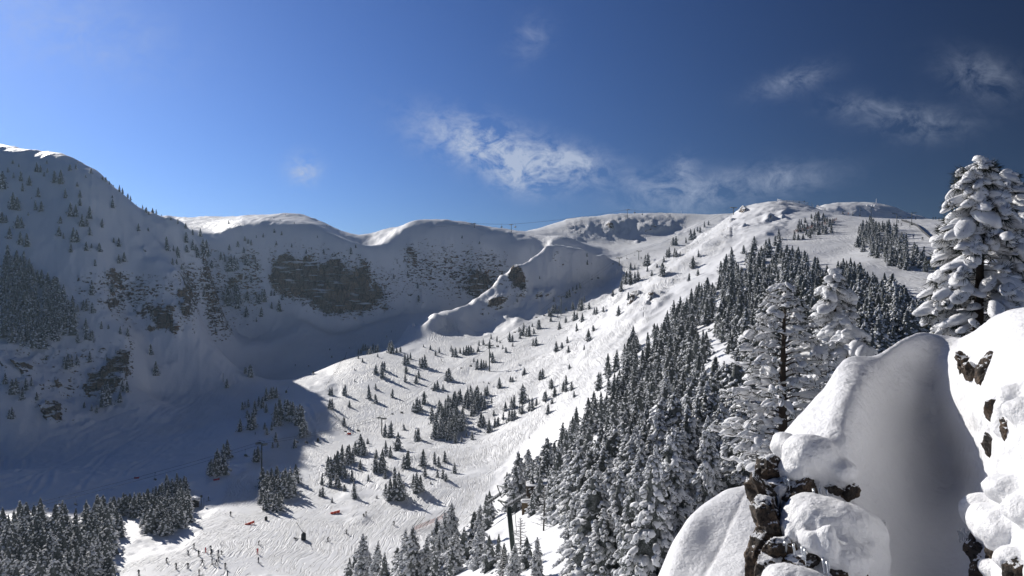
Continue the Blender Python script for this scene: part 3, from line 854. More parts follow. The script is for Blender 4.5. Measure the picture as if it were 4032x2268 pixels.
def rnd_noise(v, amp, rng, fr=2.2):
    """cheap lumpy displacement of unit-sphere points"""
    ph = rng.uniform(0, 6.28, (3, 3))
    k = rng.normal(0, fr, (3, 3))
    d = sum(np.sin(v @ k[i] + ph[i, 0]) for i in range(3)) / 3
    return v * (1 + amp * d)[:, None]

def clump_tree(seed, h, rad, n_cl, sub, snow_t=0.1, tuft=0, power=0.8, base=0.05, droop=0.5, size=1.0, gap=0.0):
    """trunk, crown (needle faces) and snow (upward faces) of one conifer standing at the origin"""
    rng = np.random.default_rng(seed)
    sv, sf = ico(sub)
    V, Fd, Fs, n = [], [], [], 0
    lean = rng.normal(0, 0.022, 2)
    tufts = []
    k8 = h / 8
    # uneven outline: lobes around and along the stem
    lob = rng.uniform(0, 6.28, 4); lf = rng.uniform(.8, 2.2, 2)
    dens = rng.uniform(0, 1, n_cl * 3)
    ts = []
    for u in rng.uniform(0, 1, n_cl * 4):
        if rng.random() < (1 - u) ** (power * .8) * .9 + .14: ts.append(u)
        if len(ts) >= n_cl: break
    ts = np.sort(np.array(ts))
    a = rng.uniform(0, 6.28)
    for t in ts:
        a += 2.399 + rng.normal(0, .5)
        shape = 1 + .30 * math.sin(lf[0] * 9 * t + lob[0]) * math.cos(a + lob[1]) + .12 * math.sin(23 * t + lob[2])
        r = (rad * (1 - t) ** power + 0.06 * k8) * shape
        if gap and math.sin(3 * a + 11 * t + lob[3]) > 1 - 2 * gap: continue
        z = h * (base + (1 - base) * t)
        rr = r * (rng.uniform(0.45, 0.8) if rng.random() < .35 else rng.uniform(.8, 1.12))
        ln = size * (0.30 + .12 * (1 - t)) * k8 * rng.uniform(.65, 1.35) * (0.55 + .45 * min(1, r / (.6 * rad)))
        wd = ln * rng.uniform(.55, .85)
        th = wd * rng.uniform(0.55, 0.95)
        p = rnd_noise(sv, 0.36, rng, 2.6) * np.array([ln, wd, th])
        dr = droop * rng.uniform(.3, 1.6)
        c, s = math.cos(dr), math.sin(dr)
        p = np.stack([p[:, 0] * c + p[:, 2] * s, p[:, 1], -p[:, 0] * s + p[:, 2] * c], -1)
        p[:, 0] += rr - ln * 0.5
        ca, sa = math.cos(a), math.sin(a)
        q = np.stack([p[:, 0] * ca - p[:, 1] * sa + lean[0] * z, p[:, 0] * sa + p[:, 1] * ca + lean[1] * z, p[:, 2] + z - 0.22 * rr], -1)
        e1, e2 = q[sf[:, 1]] - q[sf[:, 0]], q[sf[:, 2]] - q[sf[:, 0]]
        nn = np.cross(e1, e2)
        nn /= np.linalg.norm(nn, axis=1, keepdims=True) + 1e-9
        up = nn[:, 2] + rng.normal(0, 0.42, len(sf)) > snow_t - .28 + rng.normal(0, .3)
        V.append(q); Fs.append(sf[up] + n); Fd.append(sf[~up] + n); n += len(q)
        for _ in range(tuft):
            o = q[rng.integers(len(q))]
            d = np.array([ca, sa, rng.uniform(-1.0, .2)]) + rng.normal(0, .5, 3)
            d /= np.linalg.norm(d)
            sd = np.cross(d, rng.normal(0, 1, 3)); sd /= np.linalg.norm(sd) + 1e-9
            L = rng.uniform(.08, .22) * k8 + 0.04
            tufts.append((o - sd * .03 * k8, o + sd * .03 * k8, o + d * L))
    # dark inner boughs close the view through the crown
    nk = 9
    ring = []
    for j, t in enumerate(np.linspace(0.0, .97, nk)):
        for m in range(7):
            an = 6.283 * m / 7 + j * .4
            rj = (rad * (1 - t) ** power * .62 * (.75 if j % 2 else 1.05) + .015)
            ring.append((rj * math.cos(an) + lean[0] * h * t, rj * math.sin(an) + lean[1] * h * t, h * (base + (1 - base) * t) - (.28 if j % 2 == 0 else 0) * rj))
    cf = []
    for j in range(nk - 1):
        for m in range(7):
            m2 = (m + 1) % 7
            cf += [(j * 7 + m, j * 7 + m2, j * 7 + 7 + m2), (j * 7 + m, j * 7 + 7 + m2, j * 7 + 7 + m)]
    V.append(np.array(ring)); Fd.append(np.array(cf) + n); n += len(ring)
    for k in range(2):
        p = rnd_noise(sv, 0.2, rng) * np.array([.09, .09, .13]) * k8 * (1.5 - .5 * k) + np.array([lean[0] * h, lean[1] * h, h * (0.96 + .03 * k)])
        V.append(p); Fs.append(sf + n); n += len(p)
    V = np.concatenate(V)
    Fd, Fs = np.concatenate(Fd), np.concatenate(Fs)
    if tufts:
        tv = np.array(tufts).reshape(-1, 3)
        Fd = np.concatenate([Fd, np.arange(len(tv)).reshape(-1, 3) + len(V)])
        V = np.concatenate([V, tv])
    def sub_mesh(name, F):
        u, inv = np.unique(F, return_inverse=True)
        return mesh_np(name, V[u], inv.reshape(F.shape), smooth=sub > 1)
    tb = MB()
    tb.tube([(0, 0, -0.6), (lean[0] * h * .5, lean[1] * h * .5, h * .5), (lean[0] * h, lean[1] * h, h * .97)], [0.026 * h, 0.016 * h, 0.004 * h], 6)
    return dict(crown=sub_mesh('crown', Fd), snow=sub_mesh('snow_cover', Fs), trunk=tb.mesh('trunk', True), raw=(V, Fd, Fs), h=h)

MID = [clump_tree(100 + i, 8.0, 1.7 + .25 * (i % 4), 140, 2 if i < 6 else 1, snow_t=0.02 + .1 * (i % 3), tuft=3, power=(.48, .72, .58)[i % 3], gap=(0, .12, .05, .2, 0)[i % 5]) for i in range(10)]
CONE = [clump_tree(200 + i, 8.0, 2.3 + .25 * i, 140, 2, snow_t=-0.05, tuft=4, power=.8, droop=.65) for i in range(4)]
NEAR = [clump_tree(300 + i, 10.0, 1.95 + .3 * (i % 3), 310, 2, snow_t=0.02 + .08 * (i % 2), tuft=6, power=(.55, .7, .6)[i % 3], droop=.6, size=.88, gap=.06 * (i % 3)) for i in range(7)]
FAR = [clump_tree(400 + i, 8.0, 1.85 + .25 * (i % 4), 56, 1, snow_t=0.12, power=(.55, .75)[i % 2], size=1.25) for i in range(8)]

# ------------------------------------------------------------------ where the trees stand: (pixel x, pixel y of the base, height in pixels)
TREES = []          # (px, py, hpx, group key, ymin)
def T(origin, key, ymin, *pts, s=2.415):
    for x, y, h in pts:
        TREES.append((origin[0] + x / s, origin[1] + y / s, h / s, key, ymin))
T((0, 500), 'left slope', 420,
 (120,350,45),(180,380,40),(350,425,95),(385,430,70),(445,350,45),(75,430,55),(130,485,60),(200,515,110),(280,555,100),(450,435,55),(420,470,50),(520,530,120),(575,540,140),(25,590,180),(0,560,120),(215,610,90),(665,415,70),(720,400,55),
 (365,665,95),(620,675,100),(760,670,80),(760,748,85),(125,780,170),(165,790,130),(340,790,100),(390,805,110),(735,565,50),(1070,770,90),(1068,675,30),(670,850,140),(720,850,120),(850,870,125),(165,960,130),(210,960,110),(780,945,130),(825,945,110),(575,915,75),(970,955,95),(15,910,110),(55,910,80),(560,1035,100),(690,1095,150),(730,1090,120),
 (855,1028,85),(90,1060,120),(195,1115,130),(255,1135,135),(605,1060,60),(1315,990,80),(820,1175,90),(870,1150,50),(945,1185,90),(675,1190,90),(1080,1100,55),(1130,1135,90),(1590,1175,140),(1650,1180,60),(1690,1240,110),(1770,1100,110),(1830,1170,110),(1860,1180,70),(1880,1240,100),(1905,1040,80),(1930,1200,150),(1960,1225,160),(1775,1190,75),
 (1640,1310,70),(1680,1305,55),(1725,1355,55),(1130,1295,90),(1180,1280,100),(2100,1260,80),(2140,1280,70),(2180,1370,150),(2220,1370,130),(2340,1310,90),(2260,1140,60),(2180,1170,60),(2270,1130,40),(2010,1340,80),(1830,1025,60),(1765,965,60),(905,1320,70),(1410,990,40),(815,480,30),(270,840,35),(300,680,20))
T((0, 500), 'ridge line', 500, (865,440,55),(975,505,40),(1005,520,50),(1040,545,40),(1080,565,20),(1135,615,70),(1165,630,60),(1215,675,50),(1240,685,50),(1355,750,40),(1390,815,60),(1415,835,40),(1450,800,50),(1485,820,50),(1625,885,35),(1690,920,50),(2175,920,35),(1535,840,20),(1295,712,16),(740,350,25))
T((0, 1050), 'left cliffs', 380,
 (1065,240,100),(870,270,150),(820,420,120),(790,410,100),(880,440,110),(740,430,80),(815,600,120),(825,690,150),(860,700,100),(880,690,90),(965,590,80),(1030,590,50),(1145,640,80),(1215,660,90),(740,725,90),(1435,835,105),(1480,1030,140),(610,950,100),(645,970,150),(680,950,120),(735,935,110),(440,885,50),(370,760,100),(855,905,110),
 (50,1110,110),(110,1210,150),(150,1200,150),(210,1265,130),(250,1170,120),(300,1130,90),(350,1265,80),(980,1330,200),(1030,1310,220),(1000,1230,140),(1140,1285,110),(1165,1180,110),(1210,1190,110),(920,1390,80),(870,1370,70),(800,1340,60),(90,1440,90),(115,1445,120),(2340,1010,60),(2385,1050,130),(2155,1145,80),
 (2170,370,180),(2190,330,120),(2260,350,190),(2350,320,100),(2340,470,90),(2240,250,100),(1450,500,90),(2060,430,50),(1940,280,70),(2050,620,50),(2200,610,30))
T((900, 700), 'cirque wall', 520,
 (20,890,170),(55,880,150),(80,870,110),(90,650,50),(155,600,50),(145,715,60),(185,625,50),(215,640,60),(165,830,100),(185,835,70),(255,810,60),(330,565,45),(265,570,30),(435,520,40),(505,545,45),(600,660,40),(455,640,45),(740,750,75),(905,720,50),(1165,725,70),(1210,665,40),(70,1170,110),(95,1150,80),(85,1240,140),(60,1200,100),(340,1180,130),(320,1150,80),(405,1120,60),(435,1120,60),
 (270,1190,80),(290,1200,100),(170,1320,100),(310,1320,100),(265,1370,50),(410,1245,70),(510,1160,70),(485,1270,120),(215,995,70),(1800,1050,60),(1570,960,50),(1810,1190,80),(1705,930,50),(1885,1030,30),(2220,575,30),(2385,630,30),(1455,1060,40),(845,570,25),(790,680,25),(430,385,15),(490,405,15),(625,435,20),(540,350,10),(935,460,15))
T((1800, 700), 'middle hillside', 340,
 (1235,750,40),(1237,825,50),(1790,835,110),(1815,835,130),(2055,640,80),(2080,640,90),(2225,590,110),(2255,580,100),(2175,620,60),(2350,470,60),(2390,450,50),(2310,520,60),(2285,510,50),(1995,750,80),(2015,750,100),(2065,750,90),(2085,750,70),(2120,745,50),(1965,800,60),(1940,930,120),(1960,930,130),(2295,750,70),(2245,855,120),(1810,890,60),(1850,930,50),(1720,980,110),(1650,1010,150),(1610,1010,130),(1580,1000,90),(1690,1000,110),(1560,1080,110),(1650,870,70),(1690,870,50),(1480,1120,60),
 (1170,1050,60),(1135,1060,50),(1070,1130,80),(1045,1140,70),(1100,1070,40),(920,1175,50),(915,1280,80),(935,1270,80),(965,1280,70),(1035,1260,45),(870,1315,80),(890,1310,60),(1100,1250,80),(1160,1260,110),(1185,1260,120),(1210,1170,50),(1255,1250,75),(1305,1300,70),(1325,1300,80),(1390,1270,55),(1535,1310,100),(890,1365,60),(955,1330,30),(1115,1360,110),(1140,1350,80),(1190,1370,90),(1035,1375,60),(775,1435,95),(715,1415,40),(635,1440,60),(680,1449,50),(1290,1445,50),(785,960,30),(570,1180,40),(2205,980,80),(2290,930,70),(1750,770,25),(1900,850,40),(1630,1160,80))
T((1700, 1200), 'middle hillside', 240,
 (565,325,50),(450,390,60),(490,380,65),(550,410,90),(620,350,60),(650,365,35),(740,350,95),(765,345,70),(830,260,60),(870,290,90),(850,290,70),(905,300,90),(925,300,110),(970,275,60),(875,200,35),(840,320,50),(1020,230,95),(770,395,40),(965,385,70),(990,385,90),(1215,235,80),(1275,170,65),(200,495,90),(230,495,90),(270,460,60),(305,475,80),(330,470,90),(350,470,90),(375,460,80),(400,450,40),(440,445,60),(185,440,60),(675,420,45),(705,450,55),(580,545,100),(555,500,60),
 (430,610,100),(470,605,95),(495,600,80),(515,590,70),(400,540,40),(140,718,100),(165,718,125),(645,790,110),(870,670,50),(885,660,70),(750,730,60),(770,730,50),(1030,710,100),(1055,705,105),(1310,610,55),(1125,795,90),(1145,795,105),(1170,870,100),(1280,760,100),(1250,820,100),(1280,825,70),(1330,810,90),(1355,875,65),(855,930,150),(875,930,190),(1070,910,90),(1085,915,110),(1145,940,65),(760,980,110),(780,980,130),(700,1005,90),(930,1005,110),(955,1005,130),(995,955,70),(1105,1035,110),(570,935,60),(510,860,80),(525,860,100),(590,1050,60),(840,1030,80),(860,1035,100),(545,1210,140),(470,1150,140),(495,1160,120),(600,1160,100),(630,1150,90),(680,1090,80),(740,1100,110),(765,1100,120),(790,1085,100),(710,1125,40),(1185,440,100),(1240,410,60),(1300,450,70),(330,1250,50),(385,1280,90),(225,1310,110),(285,1300,60),(800,700,25),(540,750,25),(490,740,20),(930,1270,25),(1030,230,60),(1380,250,80),(1540,250,60),(1490,340,120),(1290,360,70),(1450,430,60))
T((800, 1300), 'basin and mound', 380,
 (1475,230,60),(1500,225,60),(1520,190,70),(1545,190,60),(1570,230,90),(1590,230,80),(1615,215,100),(1640,215,80),(1660,210,80),(1770,215,120),(1795,220,130),(1840,215,60),(1875,210,60),(2095,160,30),(2160,185,50),(2210,240,60),(2245,215,60),(1475,270,35),(1515,300,40),(1660,255,40),(1920,325,110),(1945,320,100),(1970,275,70),(2085,355,110),(2110,355,130),(2060,330,70),(2360,200,60),(2400,250,90),
 (1640,410,90),(1700,450,160),(1720,380,90),(1930,405,80),(1920,490,90),(2050,450,80),(2025,500,80),(2310,475,90),(2335,475,120),(1205,615,75),(1225,615,85),(1335,620,80),(1350,620,110),(1440,380,25),(1440,485,25),(1580,650,140),(1640,560,60),(1640,690,90),(1800,640,90),(1205,740,100),(1225,750,110),(1390,730,70),(1340,905,90),(440,445,125),(400,415,70),(225,545,90),(2100,700,130),(2030,780,160),(2060,760,110),(2000,770,90),(2230,560,90),(2200,570,80),(2280,570,70))
T((800, 1300), 'shaded valley edge', 290,
 (600,665,130),(640,650,120),(665,640,110),(695,640,110),(430,730,85),(375,755,80),(400,740,70),(530,720,100),(560,740,110),(600,780,90),(490,800,150),(420,830,80),(435,940,160),(465,945,170),(490,920,140),(350,960,130),(690,860,180),(740,850,200),(720,760,120),(800,860,210),(780,780,130),(850,860,190),(830,800,130),(900,900,190),(940,900,190),(920,800,110),(650,950,90),(690,910,140),(730,910,110),(930,1020,150),(975,990,140),(950,1010,110),(585,940,70),(870,1120,100),(690,1060,100),(605,990,70),(660,1120,60),(710,1110,60),(495,990,30),(490,1250,130),(520,1250,160),(75,1380,170),(110,1380,200),(150,1375,230),(200,1370,200),(225,1220,190),(190,1250,180),(60,1360,120),(130,1300,190))
T((800, 1668), 'clump by the piste', 240,
 (560,610,200),(590,700,220),(650,560,150),(700,560,170),(590,820,200),(640,800,230),(690,830,180),(720,830,200),(760,700,250),(810,700,250),(840,680,280),(880,560,190),(860,640,180),(550,760,150),(780,600,200),(610,620,190),(660,690,210),(715,700,220),(745,790,150))
T((800, 1668), 'valley clumps', 230,
 (1130,580,120),(1110,690,80),(1135,690,100),(1190,480,180),(1215,500,200),(1250,500,220),(1290,490,240),(1320,400,210),(1350,520,130),(1370,380,180),(1390,380,190),(1420,370,150),(1270,600,150),(1210,600,120),(1290,620,100),(1415,545,130),(1450,300,140),(1500,270,180),(1530,300,150),(1565,190,60),(1495,430,100),(1570,545,70),(1440,705,170),(1225,750,60),(1345,640,70),(1640,460,190),(1700,450,220),(1740,300,150),(1780,320,120),(1780,130,170),(1730,125,130),(1850,250,180),(1940,420,170),(1910,415,130),(1730,520,80),(1780,720,220),(1740,680,120),(1830,710,200),(1880,720,240),(1910,690,150),(1820,540,140),(2030,650,200),(2070,640,160),(2000,600,130),(2110,500,100),(2090,400,170),(2200,380,120),(2240,410,110),(2300,360,110),(2230,510,90),(2280,520,110),(2310,540,80),(2390,470,110),(1650,710,40),(2165,575,35),(1480,300,110),(1910,60,60),(1860,570,130),(1690,470,120),(2040,160,130),(2020,150,100),(1650,330,100))
# near trees below the viewpoint
T((1700, 1668), 'near slope', 35,
 (130,1300,470),(200,1240,480),(70,1330,430),(310,1300,330),(445,1180,400),(525,1010,350),(590,1080,500),(555,920,300),(810,830,560),(890,640,330),(960,640,390),(1080,600,460),(1020,650,350),(1200,720,520),(1300,830,560),(1390,900,700),(1480,830,560),(1040,1490,560),(1240,1440,690),(1420,1520,790),(1640,1100,690),(1880,1560,1020),(2290,1060,1000),(2000,800,690),(1800,880,760),(2130,740,620),(170,1560,300),(1010,1200,0.1),(1560,980,520),(720,640,190),(-160,1600,600),(-250,1620,500),(-320,1640,420),(-60,1560,480),(30,1530,330),(1720,1180,600),(2080,1120,560),(1950,1020,560),(2380,900,520),(2330,760,560),(2200,960,480))
T((800, 1668), 'near slope', 60, (1530,1560,500),(1450,1520,360),(1630,1560,440),(1720,1540,330),(1380,1560,300),(1930,1500,480),(1850,1480,320))

T((0, 0), 'near slope', 40, (1960,2205,110),(2078,2235,130),(2112,2290,170),(2022,2305,160),(1930,2240,140),(1985,2250,120),(2790,2010,380),(2880,1965,330),(2960,1950,300),(2720,1900,300),(2840,1860,270),(2600,1960,340),(3050,1930,350),(3150,1870,380),(3290,1800,360),(3400,1600,260),(2940,1800,280),(2770,1780,250), s=1.0)
rngF = np.random.default_rng(77)
def forest(poly, key, n, hmin, hmax, ymin, clear=(), spacing=0.36):
    a = np.array(poly)
    placed = []
    tries = 0
    while len(placed) < n and tries < n * 40:
        tries += 1
        px = rngF.uniform(a[:, 0].min(), a[:, 0].max()); py = rngF.uniform(a[:, 1].min(), a[:, 1].max())
        if not poly_inside(np.array([px]), np.array([py]), poly)[0]: continue
        if any(((px - cx) / rx) ** 2 + ((py - cy) / ry) ** 2 < 1 for cx, cy, rx, ry in clear): continue
        p = hit(px, py, ymin)
        h = hmin + (hmax - hmin) * rngF.beta(1.6, 1.3)
        hp = h / p.y * F
        if any(abs(px - q[0]) < spacing * 0.34 * min(hp, q[2]) and abs(py - q[1]) < spacing * 0.55 * min(hp, q[2]) for q in placed): continue
        placed.append((px, py, hp))
    for q in placed:
        TREES.append((*q, key, ymin))
k = 1.5652
S2 = lambda *p: [(x * k, y * k) for x, y in p]
forest(S2((0,660),(60,660),(100,720),(150,740),(185,790),(190,840),(150,860),(100,880),(60,880),(0,850)), 'left forest', 150, 9, 14, 380, spacing=.3)
forest(S2((1890,620),(1985,660),(2080,690),(2130,730),(2240,770),(2300,840),(2250,900),(2120,960),(2060,1060),(1980,1180),(1860,1250),(1740,1280),(1560,1320),(1440,1330),(1300,1290),(1290,1230),(1400,1190),(1410,1140),(1480,1050),(1500,980),(1560,890),(1640,850),(1700,790),(1780,720),(1850,650)),
       'right forest', 820, 4.5, 11.5, 100, spacing=.27, clear=[(c[0] * k, c[1] * k, c[2] * k, c[3] * k) for c in ((1815,935,42,42),(1625,1055,55,22),(1510,1135,45,32),(1730,992,70,10),(1620,790,30,12),(1840,905,30,14),(1450,1190,30,20))])
forest([(3290,1085),(3340,1090),(3480,1170),(3560,1230),(3630,1310),(3600,1380),(3480,1400),(3380,1330),(3300,1230)], 'right forest', 110, 6.5, 10.5, 120, spacing=.3)
forest(S2((2152,600),(2160,575),(2215,560),(2260,590),(2330,660),(2330,685),(2270,680),(2200,650),(2155,625)), 'island clump', 120, 4, 7.5, 200, spacing=.3)
forest(S2((1980,600),(2010,565),(2045,545),(2100,560),(2095,585),(2040,600),(1990,610)), 'knob clump', 44, 3, 6, 300, spacing=.3)
forest(S2((1900,640),(1960,600),(1985,640),(1940,660)), 'knob clump', 14, 5, 7, 300)
forest([(1700, 1640), (1860, 1540), (1930, 1600), (1860, 1640), (1830, 1690), (1740, 1750), (1700, 1740)], 'middle clump', 75, 5, 9.5, 260, spacing=.28)
forest([(-20, 2130), (60, 2080), (200, 2060), (300, 2060), (400, 2040), (480, 2040), (500, 2120), (440, 2200), (440, 2300), (300, 2400), (0, 2400), (-20, 2300)], 'bottom left forest', 120, 7, 12, 150, spacing=.34)
forest([(570, 2060), (620, 2030), (700, 2000), (750, 1990), (760, 2050), (700, 2090), (620, 2120), (575, 2110)], 'bottom left clump', 34, 6.5, 10, 180, spacing=.34)
forest([(380, 2040), (560, 2000), (700, 1930), (740, 1940), (700, 1985), (560, 2030), (400, 2060)], 'shaded clump', 40, 6, 9.5, 200, spacing=.34)

forest([(1650, 2300), (1780, 2180), (1950, 2120), (2050, 2060), (2200, 1960), (2350, 1880), (2620, 1870), (2720, 1960), (2680, 2080), (2560, 2300)], 'near slope', 46, 6, 10.5, 40, spacing=.3, clear=[(2110, 2070, 130, 110), (1960, 2230, 60, 70)])
LABELS = {
 'left slope': ('snow dusted pine scattered alone on the steep shaded left mountainside', 'lone pines on the shaded left slope'),
 'ridge line': ('small pine standing on the sunlit crest of the left ridge', 'pines along the left ridge crest'),
 'left cliffs': ('snow dusted pine clinging between the brown crags of the left cliffs', 'pines among the left crags'),
 'cirque wall': ('small pine growing on the shaded cirque wall beside its dark cliff', 'pines on the cirque wall'),
 'middle hillside': ('sunlit snowy pine scattered on the tracked hillside under the chairlift', 'pines scattered on the skied hillside'),
 'basin and mound': ('snowy pine on the lit mound or basin edge casting a long shadow', 'pines on the mound'),
 'shaded valley edge': ('snowy pine in the clumps at the edge of the valley shadow', 'pines at the valley shadow edge'),
 'clump by the piste': ('snowy pine in the dense clump beside the orange mat and groomed piste', 'pine clump beside the piste'),
 'valley clumps': ('snowy pine in the clumps between the groomed piste and tracked hillside', 'pines above the groomed piste'),
 'near slope': ('large snow laden pine on the near slope below the viewpoint', 'tall pines on the near slope'),
 'left forest': ('snow covered pine in the dense shaded forest at the left edge', 'dense forest at the left edge'),
 'right forest': ('snow covered pine in the dense forest below the upper right piste', 'dense forest on the right hillside'),
 'island clump': ('dark snowy pine in the tree island between the two upper pistes', 'tree island between the pistes'),
 'knob clump': ('short snowy pine beside the net below the rounded summit knob', 'pines below the summit knob'),
 'middle clump': ('snowy pine in the dense dark clump amid the tracked hillside', 'dense clump on the hillside'),
 'bottom left forest': ('tall snowy pine in the forest filling the bottom left corner', 'forest in the bottom left corner'),
 'bottom left clump': ('snowy pine in the clump beside the small hut on the valley floor', 'clump beside the small hut'),
 'shaded clump': ('dark shaded pine in the row behind the bottom left forest', 'shaded row behind the bottom left forest'),
}
def hides(t):                       # nothing stands in front of the green pylon and the lift station
    px, py, hp = t[:3]
    return py > 2090 and px + .16 * hp > 1948 and px - .16 * hp < 2192 and py - hp < 2075
TREES = [t for t in TREES if t[2] > 3 and -60 < t[0] < 4100 and not hides(t)]
TREES.sort(key=lambda t: -t[2] * (1.0 if t[1] - t[2] < 2268 else 0))
rT = random.Random(5)
N_SINGLE = 298
def tree_labels(chosen):
    """the extremes of each clump get their own label, the others share one per part of the clump"""
    out = {}
    for key in set(t[3] for t in chosen):
        ids = [i for i, t in enumerate(chosen) if t[3] == key]
        lab = LABELS[key][0]
        xs = sorted(chosen[i][0] for i in ids); ys = sorted(chosen[i][1] for i in ids)
        def third(v, arr, names):
            n = len(arr)
            return names[0] if v <= arr[n // 3] else (names[1] if v <= arr[2 * n // 3] else names[2])
        for i in ids:
            z = third(chosen[i][1], ys, ('upper', 'middle', 'lower')) + ' ' + third(chosen[i][0], xs, ('left', 'centre', 'right'))
            out[i] = lab + ', ' + z + ' part'
        rank = [('leftmost', lambda i: chosen[i][0]), ('rightmost', lambda i: -chosen[i][0]), ('highest standing', lambda i: chosen[i][1]), ('lowest standing', lambda i: -chosen[i][1]), ('tallest', lambda i: -chosen[i][2])]
        used = set()
        for nm, fn in rank:
            rest = [i for i in ids if i not in used and 0 < chosen[i][0] < 4032]
            if len(rest) < 2: break
            j = min(rest, key=fn)
            if min(ids, key=fn) != j and not 0 > chosen[min(ids, key=fn)][0]: continue
            used.add(j); out[j] = nm + ' ' + lab
    return out
def put_tree(t, lab):
    px, py, hp, key, ymin = t
    p = hit(px, py, ymin)
    h = hp / F * p.y
    kinds = NEAR if (key == 'near slope' and hp > 110) else (MID if 'forest' in key or 'clump' in key else CONE + MID[:4])
    d = kinds[rT.randrange(len(kinds))]
    s = h / d['h'] * 1.03
    w = s * rT.uniform(.75, 1.3) * (1.15 if h < 4.5 else 1.0)
    root = empty('pine_tree', (p.x, p.y, p.z - 0.15))
    root.rotation_euler = (rT.gauss(0, .045), rT.gauss(0, .045), rT.uniform(0, 6.28))
    root.scale = (w, w, s)
    grp = LABELS[key][1]
    tag(root, lab, 'tree', grp)
    for nm, key2, mat in (('trunk', 'trunk', M_BARK), ('crown', 'crown', M_NEEDLE), ('snow_cover', 'snow', M_TSNOW)):
        o = link(nm, d[key2], mat, root)
        if nm != 'trunk': o['kind'] = 'stuff'
_tl = tree_labels(TREES[:N_SINGLE])
for i, t in enumerate(TREES[:N_SINGLE]):
    put_tree(t, ' '.join(_tl[i].split()[:16]))
# the rest, smaller in the picture, as one mass
fv, ff, fm, n0 = [], [], [], 0
for px, py, hp, key, ymin in TREES[N_SINGLE:]:
    p = hit(px, py, ymin)
    h = hp / F * p.y
    d = FAR[rT.randrange(len(FAR))]
    s = h / d['h']
    w = s * rT.uniform(.9, 1.25) * (1.15 if h < 4.5 else 1.0)
    a = rT.uniform(0, 6.28)
    V, Fd, Fs = d['raw']
    q = np.stack([(V[:, 0] * math.cos(a) - V[:, 1] * math.sin(a)) * w + p.x, (V[:, 0] * math.sin(a) + V[:, 1] * math.cos(a)) * w + p.y, V[:, 2] * s + p.z - .2], -1)
    fv.append(q); ff.append(Fd + n0); ff.append(Fs + n0)
    fm += [np.zeros(len(Fd), np.int32), np.ones(len(Fs), np.int32)]
    n0 += len(q)
if fv:
    me = mesh_np('distant_pines', np.concatenate(fv), np.concatenate(ff), mat_idx=np.concatenate(fm))
    o = link('distant_pines', me, [M_NEEDLE, M_TSNOW])
    tag(o, 'many small snowy pines scattered over the far slopes and forest', 'trees', kind='stuff')
print('TREES', len(TREES), 'faces far', sum(len(x) for x in ff))
# ------------------------------------------------------------------ foreground snow bank and the white slope beside it
def fit(points, reg=1e-5):
    P = np.array(points, float)
    u, w, v = P[:, 0] / F * 2.0, np.log(P[:, 2]), (CY - P[:, 1]) / F
    n = len(P)
    A = np.zeros((n + 3, n + 3))
    A[:n, :n] = tps((u[:, None] - u[None]) ** 2 + (w[:, None] - w[None]) ** 2) + np.eye(n) * reg
    A[:n, n:] = np.stack([np.ones(n), u, w], 1)
    A[n:, :n] = A[:n, n:].T
    s = np.linalg.solve(A, np.concatenate([v, np.zeros(3)]))
    def ev(px, lw):
        uu, ww = px.ravel() / F * 2.0, lw.ravel()
        k = tps((uu[:, None] - u[None]) ** 2 + (ww[:, None] - w[None]) ** 2)
        return (k @ s[:n] + s[n] + s[n + 1] * uu + s[n + 2] * ww).reshape(px.shape)
    return ev
crest = np.array([(2900,2900,6.6),(2950,2560,6.6),(2985,2100,6.75),(3003,1880,6.9),(3045,1788,7.05),(3090,1702,7.2),(3140,1640,7.3),(3200,1578,7.45),(3255,1515,7.65),(3285,1462,7.8),(3320,1415,7.95),(3360,1399,8.05),(3410,1405,8.1),(3455,1399,8.15),(3500,1370,8.25),(3545,1338,8.4),(3620,1307,8.6),
         (3720,1320,8.75),(3780,1331,8.6),(3835,1303,8.0),(3900,1252,7.4),(3960,1223,7.0),(4032,1208,6.7),(4200,1190,6.3),(4600,1180,5.8),(5200,1200,5.2),(5900,1260,4.6)], float)
FG = [tuple(c) for c in crest if c[0] > 3000 and c[0] < 4300] + [(3060,1860,6.7),(3150,1720,6.85),(3230,1640,6.95),(3300,1530,7.3),(3330,1640,6.75),(3250,1780,6.45),(3130,1800,6.6),(3370,1740,6.5),(3390,1520,7.4),(3425,1450,7.8),(3355,1600,6.95),(3290,1860,6.35),(3180,1880,6.4),(3060,1960,6.45),
       (3480,1500,8.05),(3470,1620,7.7),(3490,1750,7.35),(3460,1870,6.8),(3550,1430,8.4),(3600,1420,8.5),(3600,1550,8.25),(3600,1700,7.95),(3650,1850,7.6),(3600,2000,7.0),(3700,2000,7.2),(3700,1500,8.45),(3700,1620,8.2),(3750,1750,7.85),(3800,1900,7.35),(3550,2100,6.45),(3680,2130,6.6),
       (3725,1440,8.2),(3765,1530,7.55),(3835,1640,6.7),(3885,1760,6.2),(3905,1900,5.85),(3875,2020,5.75),(3810,1430,7.3),(3890,1400,6.8),(3950,1560,5.95),(3880,1330,7.0),(4032,1350,6.05),(4032,1600,5.45),(4032,1900,4.95),(3985,2050,5.1),(4032,2250,4.65),(4300,1800,4.4),(4500,1500,4.6),(4500,2400,3.7),
       (3500,2268,5.75),(3650,2268,6.0),(3790,2190,6.1),(3820,2080,6.3),(3200,2268,5.5),(3060,2100,6.1),(3250,2020,6.1),(3400,2050,6.15),(3420,1960,6.5),(3200,1965,6.3),(3050,2268,5.7),(3400,2650,4.8),(3000,2650,5.0),(3800,2650,4.9),(4200,2650,4.1),(3900,2268,5.2),(2960,2300,6.2),(5200,1300,4.7),(5200,1800,3.8),(5200,2500,3.2),(5900,1400,4.1),(5900,1900,3.4),(5900,2600,2.8)]
_P = np.array(FG)
